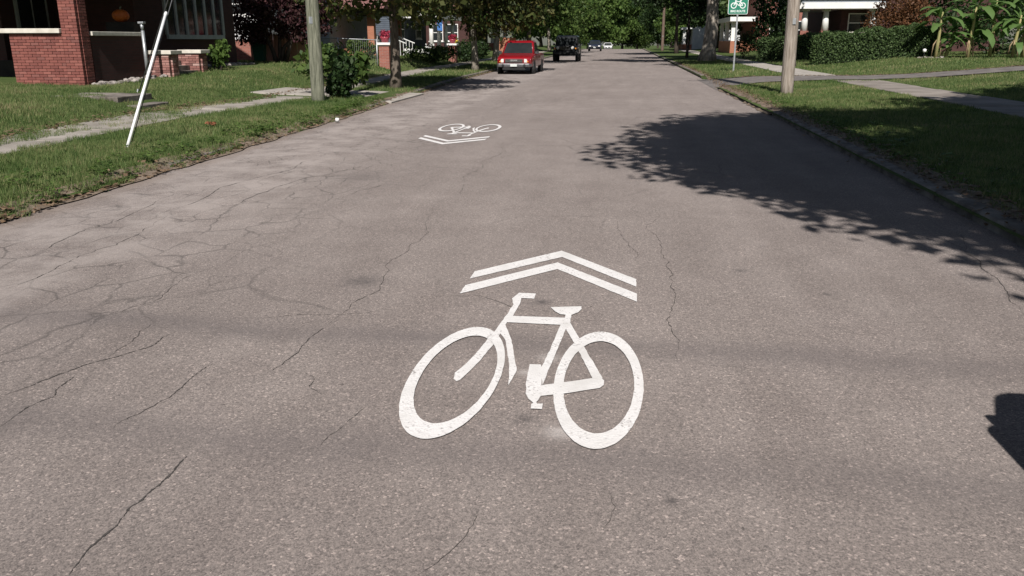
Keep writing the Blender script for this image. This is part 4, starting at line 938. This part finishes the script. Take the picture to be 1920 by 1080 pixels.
bn = empty('wheelie_bin', (-15.9,36.6,T(-15.9,36.6))); MB().hexa([(-.22,-.25,.05),(.22,-.25,.05),(.22,.25,.05),(-.22,.25,.05)],[(-.28,-.32,.9),(.28,-.32,.9),(.28,.32,.9),(-.28,.32,.9)]).build('body', MAT['green_bin'], bn, bevel=.02); MB().box(-.30,.30,-.35,.34,.902,.97).build('lid', MAT['green_bin'], bn, bevel=.02)
for s in (-1,1): MB().tube([(s*.2,.3,.1),(s*.26,.3,.1)], .1, 12).build('wheel', MAT['tyre'], bn)
tag(bn, 'dark green wheeled bin beside the brick house corner', 'bin')
# blue-grey house
hc = empty('grey_house', (0,0,0)); siding(hc, -27,-17.0,49,58,.3,6.2,'siding_grey', (-21,-17.0)); gable(hc, -27,-17.0,49,58,6.22,3.2,'roof_red')
windows(hc, 'y', -19.4, -18.2, 1.9, 3.5, 49, 1); MB().box(-17.0,-14.6,50.2,57,.3,1.0).build('porch_base', MAT['brick_orange'], hc); MB().box(-17.6,-14.1,49.6,57.5,3.0,3.25).build('porch_beam', MAT['dark'], hc)
MB().prism([(49.3,3.255),(57.8,3.255),(53.5,4.9)], -17.6, -13.8, 'x').build('porch_roof', MAT['roof_red'], hc)
for y in (50.3,56.4): MB().box(-15.1,-14.7,y,y+.42,1.002,2.998).build('column', MAT['brick_orange'], hc)
for k in range(4): MB().box(-14.58+.28*k,-14.3+.28*k,52.2,54,.1,.9-.16*k).build('step', MAT['conc'], hc)
for y in (51.9,54.2):
    rl = MB().tube([(-14.6,y,1.85),(-13.2,y,1.3)], .035, 6).build('handrail', MAT['rail'], hc)
    for k in range(7): MB().tube([(-14.55+.2*k,y,.9-.1*k),(-14.55+.2*k,y,1.83-.08*k)], .02, 5).build('baluster', MAT['rail'], rl)
for k in range(14): MB().tube([(-14.66,50.8+.3*k if k<4 else 54.4+.2*(k-4),1.0),(-14.66,50.8+.3*k if k<4 else 54.4+.2*(k-4),1.75)], .02, 5).build('baluster', MAT['rail'], hc)
tag(hc, 'blue grey sided house with orange brick porch and red brown roof', 'house')
# slate house with white posts
hd = empty('slate_house', (0,0,0)); siding(hd, -27,-17.2,64,75,.3,6.2,'siding_slate', (-22,-17.2)); gable(hd, -27,-17.2,64,75,6.22,3.2,'roof_grey', axis='x'); MB().prism([(-21.5,3.4),(-17.25,3.4),(-17.25,4.9),(-21.5,4.9)], 63.93, 63.965, 'y').build('white_panel', MAT['white'], hd)
MB().box(-17.2,-14.2,64.5,75,.3,.85).build('porch_base', MAT['white'], hd); MB().box(-17.3,-13.9,64.2,75.3,3.1,3.45).build('porch_roof', MAT['white'], hd)
for y in (64.8,67.5,70.2,73): MB().tube([(-14.45,y,.852),(-14.45,y,3.098)], [.17,.13], 12).build('column', MAT['white'], hd, True)
windows(hd, 'x', 65.4, 67.2, 1.6, 3.0, -17.2, 1, sgn=1); windows(hd, 'x', 71, 73, 1.6, 3.0, -17.2, 1, sgn=1)
tag(hd, 'slate blue house with white round porch posts', 'house')
fl = MB().prism([(0,0),(.4,-.05),(.42,-.85),(.03,-.8)], -.01, .01, 'y').build('flag', MAT['blue'], None); fl.location = (-13.9,64.3,3.0); tag(fl, 'blue cloth flag hanging by a white porch post', 'flag')
he = empty('brick_cottage', (0,0,0)); MB().box(-25,-15.0,84,96,.2,4.2).build('wall', MAT['brick_dark_shaded'], he); gable(he, -25,-15,84,96,4.22,3.4,'roof_red'); MB().box(-15,-12.6,84.5,95,.2,1.2).build('porch_wall', MAT['brick'], he); MB().box(-15.2,-12.2,84,95.6,3.1,3.4).build('porch_roof', MAT['white'], he)
for y in (85,89,94): MB().box(-13.0,-12.65,y,y+.35,1.21,3.09).build('column', MAT['white'], he)
windows(he, 'y', -19, -16, 1.4, 3.0, 84, 2); tag(he, 'dark brick cottage with white porch trim far down the left side', 'house')
wl2 = MB().box(-11.5,-9.6,77.5,78,.2,1.7).build('brick_wall', MAT['brick_orange']); tag(wl2, 'low orange brick wall beyond the red pickup', 'wall')
# brick piers with white caps and pots
def pier(x, y, hgt, lab, pot_lab):
    z = T(x, y); root = empty('brick_pier', (x, y, z)); MB().box(-.23,.23,-.23,.23,-.15,hgt).build('shaft', MAT['brick'], root); MB().box(-.30,.30,-.30,.30,hgt+.002,hgt+.11).build('cap', MAT['white'], root, bevel=.015); tag(root, lab, 'pier', 'brick piers with white caps')
    p = empty('flower_pot', (x, y, z+hgt+.113)); MB().tube([(0,0,0),(0,0,.18),(0,0,.24)], [.13,.2,.22], 14).build('pot', MAT['pot'], p, True)
    link(bpy.data.objects.new('plant', leaf_mesh('plant', [(0,0,.36,.26,.26,.18)], 260, .1, MAT['red_plant'], .2)), p); tag(p, pot_lab, 'flower pot', 'red pots on the brick piers')
pier(-10.45, 37.4, .98, 'white capped brick pier behind the slender young tree', 'red flower pot on the pier behind the slender young tree'); pier(-10.2, 51.5, .98, 'white capped brick pier left of the yellowing tree', 'red flower pot on the pier left of the yellowing tree')
# chain link fence run with end post
cf = empty('wire_fence', (-10.8,37.3,.3))
for (x, y) in ((0,0),(-1.9,.4),(-3.8,.8),(-5.7,1.2)): MB().tube([(x,y,-.2),(x,y,1.25+.06*abs(x)/2)], .035, 8).build('post', MAT['galv'], cf, True)
MB().tube([(0,0,1.2),(-5.7,1.2,1.4)], .024, 6).build('top_rail', MAT['galv'], cf, True)
mb = MB()
for i in range(58):
    x = -.1*i; mb.tube([(x, -.21*x, .02),(x, -.21*x, 1.2 - .035*x)], .0035, 3)
mb.build('mesh_wires', MAT['galv'], cf); tag(cf, 'grey wire fence with round posts in front of the orange brick porch', 'fence')
# picket gate and iron fence
wg = empty('picket_fence', (-10.95,48.6,.3))
for k in range(4): MB().box(-.25+.15*k,-.19+.15*k,-.02,.02,-.1,1.0).build('picket', MAT['rail'], wg)
MB().box(-.28,.30,.022,.05,.78,.84).build('rail', MAT['rail'], wg); tag(wg, 'short white picket fence end beside the farther brick pier', 'fence')
ig = empty('iron_fence', (-10.6,49.4,.25))
for k in range(9): MB().tube([(.0+.12*k,.2*k,-.1),(.0+.12*k,.2*k,.9)], .012, 5).build('bar', MAT['iron'], ig)
MB().tube([(-.02,0,.85),(1.0,1.62,.85)], .014, 5).build('rail', MAT['iron'], ig); tag(ig, 'black iron fence between the pickets and the farther brick pier', 'fence')
yp = empty('planter', (-12.9,66,1.0)); MB().tube([(0,0,0),(0,0,.35),(0,0,.5)], [.18,.28,.3], 14).build('pot', MAT['yellow'], yp, True); link(bpy.data.objects.new('plant', leaf_mesh('plant', [(0,0,.6,.25,.25,.18)], 150, .1, MAT['leaf_light'], .2)), yp); tag(yp, 'yellow planter near the white porch posts', 'planter')
yps = MB().box(-13.2,-12.6,65.7,66.3,.2,.99).build('planter_plinth', MAT['conc_old']); tag(yps, 'low concrete plinth under the yellow planter', 'plinth')
# right side porch house
hp = empty('porch_house', (0,0,0)); zz = .55
MB().box(15.2,26,64,76,zz-.3,7).build('wall', MAT['brick_dark_shaded'], hp); gable(hp, 15.2,26,64,76,7.02,3.4,'roof_grey'); MB().box(12.2,15.2,62.4,70,zz-.3,1.55).build('porch_base', MAT['brick'], hp)
MB().box(11.8,17.6,61.9,70.4,3.55,3.95).build('porch_beam', MAT['white'], hp); MB().box(11.6,17.8,61.7,70.6,4.3,4.5).build('eave', MAT['white'], hp); MB().box(11.9,17.5,62.0,70.3,3.952,4.298).build('frieze', MAT['siding_grey'], hp); MB().prism([(11.6,4.505),(17.8,4.505),(16,5.6)], 61.7, 70.6, 'y').build('porch_roof', MAT['roof_red'], hp)
for (x, y) in ((12.45,62.7),(13.85,62.7),(12.45,66.2),(17.0,62.7)):
    MB().box(x-.27,x+.27,y-.27,y+.27,1.552,2.1).build('column_base', MAT['brick'], hp); MB().tube([(x,y,2.1),(x,y,3.4)], [.25,.17], 14).build('column', MAT['white'], hp, True); MB().box(x-.24,x+.24,y-.24,y+.24,3.4,3.548).build('capital', MAT['white'], hp)
MB().box(14.5,16.7,62.5,62.8,1.552,1.95).build('balustrade', MAT['brick'], hp); MB().box(14.45,16.75,62.44,62.86,1.953,2.05).build('stone_cap', MAT['limestone'], hp)
windows(hp, 'y', 15.6, 17.4, 2.0, 3.3, 64, 1); tag(hp, 'dark brick house with white tapered porch columns right of the pale pole', 'house')
h2 = empty('brick_house', (0,0,0)); MB().box(12.5,24,84,96,0,5.5).build('wall', MAT['brick'], h2); gable(h2, 12.5,24,84,96,5.52,3,'roof_grey'); MB().box(10.2,12.48,85,95,.2,1.4).build('porch_wall', MAT['brick_orange'], h2); MB().box(10,12.48,84.6,95.4,3.2,3.6).build('porch_roof', MAT['white'], h2)
for y in (85.2,90,94.6): MB().box(10.25,10.6,y,y+.35,1.41,3.19).build('column', MAT['white'], h2)
windows(h2, 'y', 13.5, 17, 1.6, 3.2, 84, 2); tag(h2, 'red brick house with white porch posts beyond the massive old tree', 'house')
h3 = empty('white_porch_house', (0,0,0)); MB().box(9.5,20,122,134,0,5.5).build('wall', MAT['siding_white'], h3); gable(h3, 9.5,20,122,134,5.52,3,'roof_grey'); MB().box(8.2,9.48,122.5,133,.2,.9).build('porch_base', MAT['brick_orange'], h3); MB().box(8.0,9.48,122.3,133.2,2.9,3.2).build('porch_roof', MAT['white'], h3)
for y in (122.7,126,130,132.6): MB().box(8.25,8.65,y,y+.4,.901,2.89).build('column', MAT['white'], h3)
tag(h3, 'white house with square porch posts far down the right side', 'house')
gw = empty('garden_wall', (16.3,53.5,T(16.3,53.5))); MB().box(-.4,.6,-.2,.2,-.2,2.0).build('shaft', MAT['brick'], gw); MB().box(-.5,.7,-.28,.28,2.003,2.2).build('cap', MAT['white'], gw, bevel=.02); tag(gw, 'red brick gate wall with white cap left of the banana plants', 'wall')
ll = empty('garden_lamp', (14.15,43.0,T(14.15,43.0))); MB().tube([(0,0,-.05),(0,0,.28)], .02, 8).build('stake', MAT['plastic'], ll); MB().tube([(0,0,.28),(0,0,.34),(0,0,.42),(0,0,.45)], [.05,.085,.08,.03], 12).build('globe', MAT['white'], ll, True); tag(ll, 'small white globe lamp in front of the hedge end', 'lamp')

# ------------------------------------------------------------------ vehicles (local: +y is the front)
def rsec(y, hw, z0, z1, r, n=5):
    l = []
    for sx, sz, a0 in ((1,1,0),(-1,1,90),(-1,-1,180),(1,-1,270)):
        for k in range(n+1):
            a = math.radians(a0 + 90*k/n); l.append((sx*(hw-r)+r*math.cos(a), y, (z1-r if sz>0 else z0+r)+r*math.sin(a)))
    return l
def lay_ring(z, x, y0, y1, r, n=4):
    l = []
    for cx, cy, a0 in ((x-r,y1-r,0),(-x+r,y1-r,90),(-x+r,y0+r,180),(x-r,y0+r,270)):
        for k in range(n+1): a = math.radians(a0+90*k/n); l.append((cx+r*math.cos(a), cy+r*math.sin(a), z))
    return l
def wheel(root, x, y, r, wd):
    s = 1 if x > 0 else -1; hub = empty('wheel', (x, y, r)); hub.parent = root
    prof = [(0,r*.62),(.0,r*.9),(.03,r),(wd-.03,r),(wd,r*.9),(wd,r*.62)]
    rings = [[(s*(d_-wd), q*math.cos(2*math.pi*k/24), q*math.sin(2*math.pi*k/24)) for k in range(24)] for d_, q in prof]
    MB().loft(rings).build('tyre', MAT['tyre'], hub, True)
    rr = [[(s*d_, q*math.cos(2*math.pi*k/24), q*math.sin(2*math.pi*k/24)) for k in range(24)] for d_, q in ((-.03,r*.64),(.006,r*.62),(-.02,r*.5),(.0,r*.15))]
    MB().loft(rr).build('rim', MAT['rim'], hub, True)
def vehicle(name, loc, rz, p, label, cat='car', group='vehicles standing along the kerb'):
    root = empty(name, loc, rz); m = p['paint']; W_ = p['w']/2
    MB().loft([rsec(y, hw*W_, z0, z1, .09) for y, hw, z0, z1 in p['body']]).build('body', MAT[m], root, True)
    c = p['cabin']   # (zb, zt, yb0, yb1, yt0, yt1, wb, wt)
    zb, zt, yb0, yb1, yt0, yt1, wb, wt = c
    lp = lambda a, b, t: a + (b-a)*t
    MB().loft([lay_ring(zb, wb, yb0, yb1, .1), lay_ring(lp(zb,zt,.88), lp(wb,wt,.88), lp(yb0,yt0,.88), lp(yb1,yt1,.88), .1), lay_ring(zt, wt-.07, yt0+.07, yt1-.10, .1)]).build('cabin', MAT[m], root, True)
    def quad(t0, t1, f, name, off=.012):
        zz0, zz1 = lp(zb,zt,t0), lp(zb,zt,t1); w0, w1 = lp(wb,wt,t0)-.09, lp(wb,wt,t1)-.09
        if f > 0: y0, y1 = lp(yb1,yt1,t0)+off, lp(yb1,yt1,t1)+off
        else: y0, y1 = lp(yb0,yt0,t0)-off, lp(yb0,yt0,t1)-off
        MB().hexa([(-w0,y0-.01,zz0),(w0,y0-.01,zz0),(w0,y0,zz0),(-w0,y0,zz0)],[(-w1,y1-.01,zz1),(w1,y1-.01,zz1),(w1,y1,zz1),(-w1,y1,zz1)]).build(name, MAT['glass'], root)
    quad(.10,.84,1,'windshield'); quad(.16,.84,-1,'rear_window')
    ns = p.get('nside', 2)
    for s in (-1,1):
        for i in range(ns):
            def pt(t, q): 
                y = lp(lp(yb0,yt0,t)+.14, lp(yb1,yt1,t)-.14, q); return (s*(lp(wb,wt,t)+.006), y, lp(zb,zt,t))
            q0, q1 = i/ns+.02, (i+1)/ns-.02; a = [pt(.12,q0),pt(.12,q1),pt(.84,q1),pt(.84,q0)]; b = [(x-s*.012,y,z) for x,y,z in a]
            MB().hexa(b, a).build('side_window', MAT['glass'], root)
        yf = yb1 - .25
        MB().hexa([(s*wb,yf,zb+.05),(s*(wb+.17),yf-.03,zb+.03),(s*(wb+.17),yf+.08,zb+.03),(s*wb,yf+.1,zb+.05)],[(s*(wb+.02),yf,zb+.16),(s*(wb+.19),yf-.03,zb+.2),(s*(wb+.17),yf+.06,zb+.19),(s*(wb+.02),yf+.06,zb+.17)]).build('mirror', MAT[p.get('mirror', m)], root, bevel=.015)
    for y in p['axles']:
        for s in (-1,1):
            MB().tube([(s*(W_-.14),y,p['r']),(s*(W_+.006),y,p['r'])], p['r']*1.19, 20).build('wheel_arch', MAT['plastic'], root); wheel(root, s*(W_+.015), y, p['r'], .2)
    yf = p['body'][-1][0]; yr = p['body'][0][0]
    p['front'](root, yf, W_); 
    for s in (-1,1): MB().box(s*W_*.86-.07,s*W_*.86+.07,yr-.03,yr+.05,.75,.95+.1*p.get('tall',0)).build('tail_light', MAT['tail'], root, bevel=.015)
    MB().box(-W_*.96,W_*.96,yr-.07,yr+.1,.40,.60).build('rear_bumper', MAT[p['bumper']], root, bevel=.03); MB().box(-.15,.15,yr-.085,yr-.072,.62,.74).build('rear_plate', MAT['plate'], root)
    root.scale = (p.get('sc', 1),)*3; tag(root, label, cat, group); return root
def truck_front(root, yf, W_):
    gl = MB().box(-.46,.46,yf-.04,yf+.025,.64,.82).build('grille', MAT['red_car'], root, bevel=.02)
    MB().box(-.42,.42,yf+.0255,yf+.032,.65,.81).build('grille_opening', MAT['plastic'], gl)
    for k in range(3): MB().box(-.42,.42,yf+.033,yf+.042,.67+.045*k,.69+.045*k).build('grille_bar', MAT['chrome'], gl)
    MB().box(-.16,.16,yf+.043,yf+.052,.70,.77).build('badge', MAT['chrome'], gl, bevel=.01)
    for s in (-1,1):
        h = MB().hexa([(s*.49,yf-.05,.65),(s*.80,yf-.10,.65),(s*.80,yf-.02,.65),(s*.49,yf+.03,.65)],[(s*.49,yf-.05,.82),(s*.80,yf-.12,.81),(s*.80,yf-.03,.81),(s*.49,yf+.02,.82)]).build('headlight', MAT['lamp'], root, bevel=.015); MB().box(s*.66-.04,s*.66+.04,yf-.02,yf+.036,.67,.72).build('turn_signal', MAT['amber'], h)
    b = MB().hexa([(-W_*.98,yf-.12,.44),(W_*.98,yf-.12,.44),(W_*.85,yf+.08,.44),(-W_*.85,yf+.08,.44)],[(-W_*.98,yf-.12,.61),(W_*.98,yf-.12,.61),(W_*.85,yf+.10,.61),(-W_*.85,yf+.10,.61)]).build('bumper', MAT['bumper_grey'], root, bevel=.035)
    MB().box(-.16,.16,yf+.105,yf+.115,.47,.60).build('licence_plate', MAT['plate'], b); MB().box(-.55,.55,yf-.05,yf+.05,.30,.435).build('air_dam', MAT['plastic'], root, bevel=.02)
    for s in (-1,1): MB().tube([(s*.52,yf+.07,.53),(s*.52,yf+.107,.53)], .06, 14).build('fog_lamp', MAT['plastic'], b)
def suv_front(root, yf, W_):
    gl = MB().box(-.38,.38,yf-.05,yf+.03,.82,1.12).build('grille', MAT['black_car'], root, bevel=.02)
    for k in range(7): MB().box(-.33+.10*k,-.29+.10*k,yf+.031,yf+.038,.86,1.08).build('grille_slot', MAT['plastic'], gl)
    for s in (-1,1): MB().tube([(s*.53,yf-.03,1.0),(s*.53,yf+.045,1.0)], .10, 18).build('headlight', MAT['lamp'], root); MB().tube([(s*.75,yf-.1,.95),(s*.75,yf-.04,.95)], .05, 12).build('turn_signal', MAT['amber'], root)
    MB().box(-.88,.88,yf-.02,yf+.2,.52,.74).build('bumper', MAT['plastic'], root, bevel=.03)
def car_front(root, yf, W_):
    MB().box(-.45,.45,yf-.05,yf+.03,.50,.66).build('grille', MAT['plastic'], root, bevel=.02); MB().box(-.16,.16,yf+.031,yf+.04,.44,.55).build('licence_plate', MAT['plate'], root)
    for s in (-1,1): MB().box(s*.62-.15,s*.62+.15,yf-.12,yf+.015,.62,.75).build('headlight', MAT['lamp'], root, bevel=.03)
PICK = dict(sc=.95, w=1.76, paint='red_car', bumper='bumper_grey', r=.345, axles=(-1.5,1.45), nside=1, mirror='plastic', front=truck_front,
  body=[(-2.45,.95,.52,1.02),(-2.3,1.0,.45,1.04),(-.5,1.0,.42,1.04),(.9,1.0,.42,1.06),(1.5,.99,.42,1.02),(2.1,.95,.42,.92),(2.36,.90,.46,.84)], cabin=(1.0,1.66,-.75,1.1,-.55,.42,.82,.68))
vehicle('pickup_truck', (-4.80, 41.0, -.10), math.pi - .03, PICK, 'red pickup truck parked at the left kerb facing the camera', 'pickup')
SUVB = dict(w=1.80, paint='black_car', bumper='plastic', r=.40, axles=(-1.25,1.25), nside=2, mirror='plastic', tall=1, front=suv_front,
  body=[(-2.0,.96,.6,1.12),(-1.9,1.0,.55,1.15),(.5,1.0,.52,1.15),(1.2,.97,.55,1.13),(1.85,.78,.6,1.1),(1.9,.72,.62,1.08)], cabin=(1.1,1.85,-1.95,.75,-1.9,.5,.84,.76))
vehicle('offroad_car', (-4.05, 64.0, -.03), math.pi - .02, SUVB, 'boxy black off-road car parked behind the red pickup', 'car')
SED = dict(w=1.78, paint='blue_car', bumper='blue_car', r=.32, axles=(-1.35,1.35), nside=2, front=car_front,
  body=[(-2.25,.9,.42,.9),(-2.1,.98,.32,.95),(0,1.0,.28,.95),(1.2,1.0,.28,.92),(2.0,.95,.32,.80),(2.25,.82,.38,.70)], cabin=(.9,1.45,-1.6,1.1,-1.0,.35,.84,.66))
vehicle('parked_car', (-3.85, 122, 0), math.pi, SED, 'dark saloon car parked far off at the left kerb', 'car')
WSED = dict(SED); WSED['paint'] = 'white_car'; WSED['bumper'] = 'white_car'
vehicle('parked_car', (-2.9, 172, drop(172)), math.pi, WSED, 'tiny white car at the far end of the street', 'car')
HATCH = dict(w=1.74, paint='grey_car', bumper='grey_car', r=.33, axles=(-1.45,1.3), nside=3, front=car_front, tall=1,
  body=[(-2.15,.95,.40,1.0),(-2.1,1.0,.32,1.03),(0,1.0,.28,1.03),(1.2,1.0,.28,1.0),(1.9,.95,.32,.92),(2.15,.82,.38,.80)], cabin=(.98,1.50,-2.13,1.15,-2.0,.45,.85,.66))
vehicle('hatchback', (2.43, .15, 0), math.pi, HATCH, 'grey hatchback standing at the right kerb, throwing its shadow at the right edge', 'car')
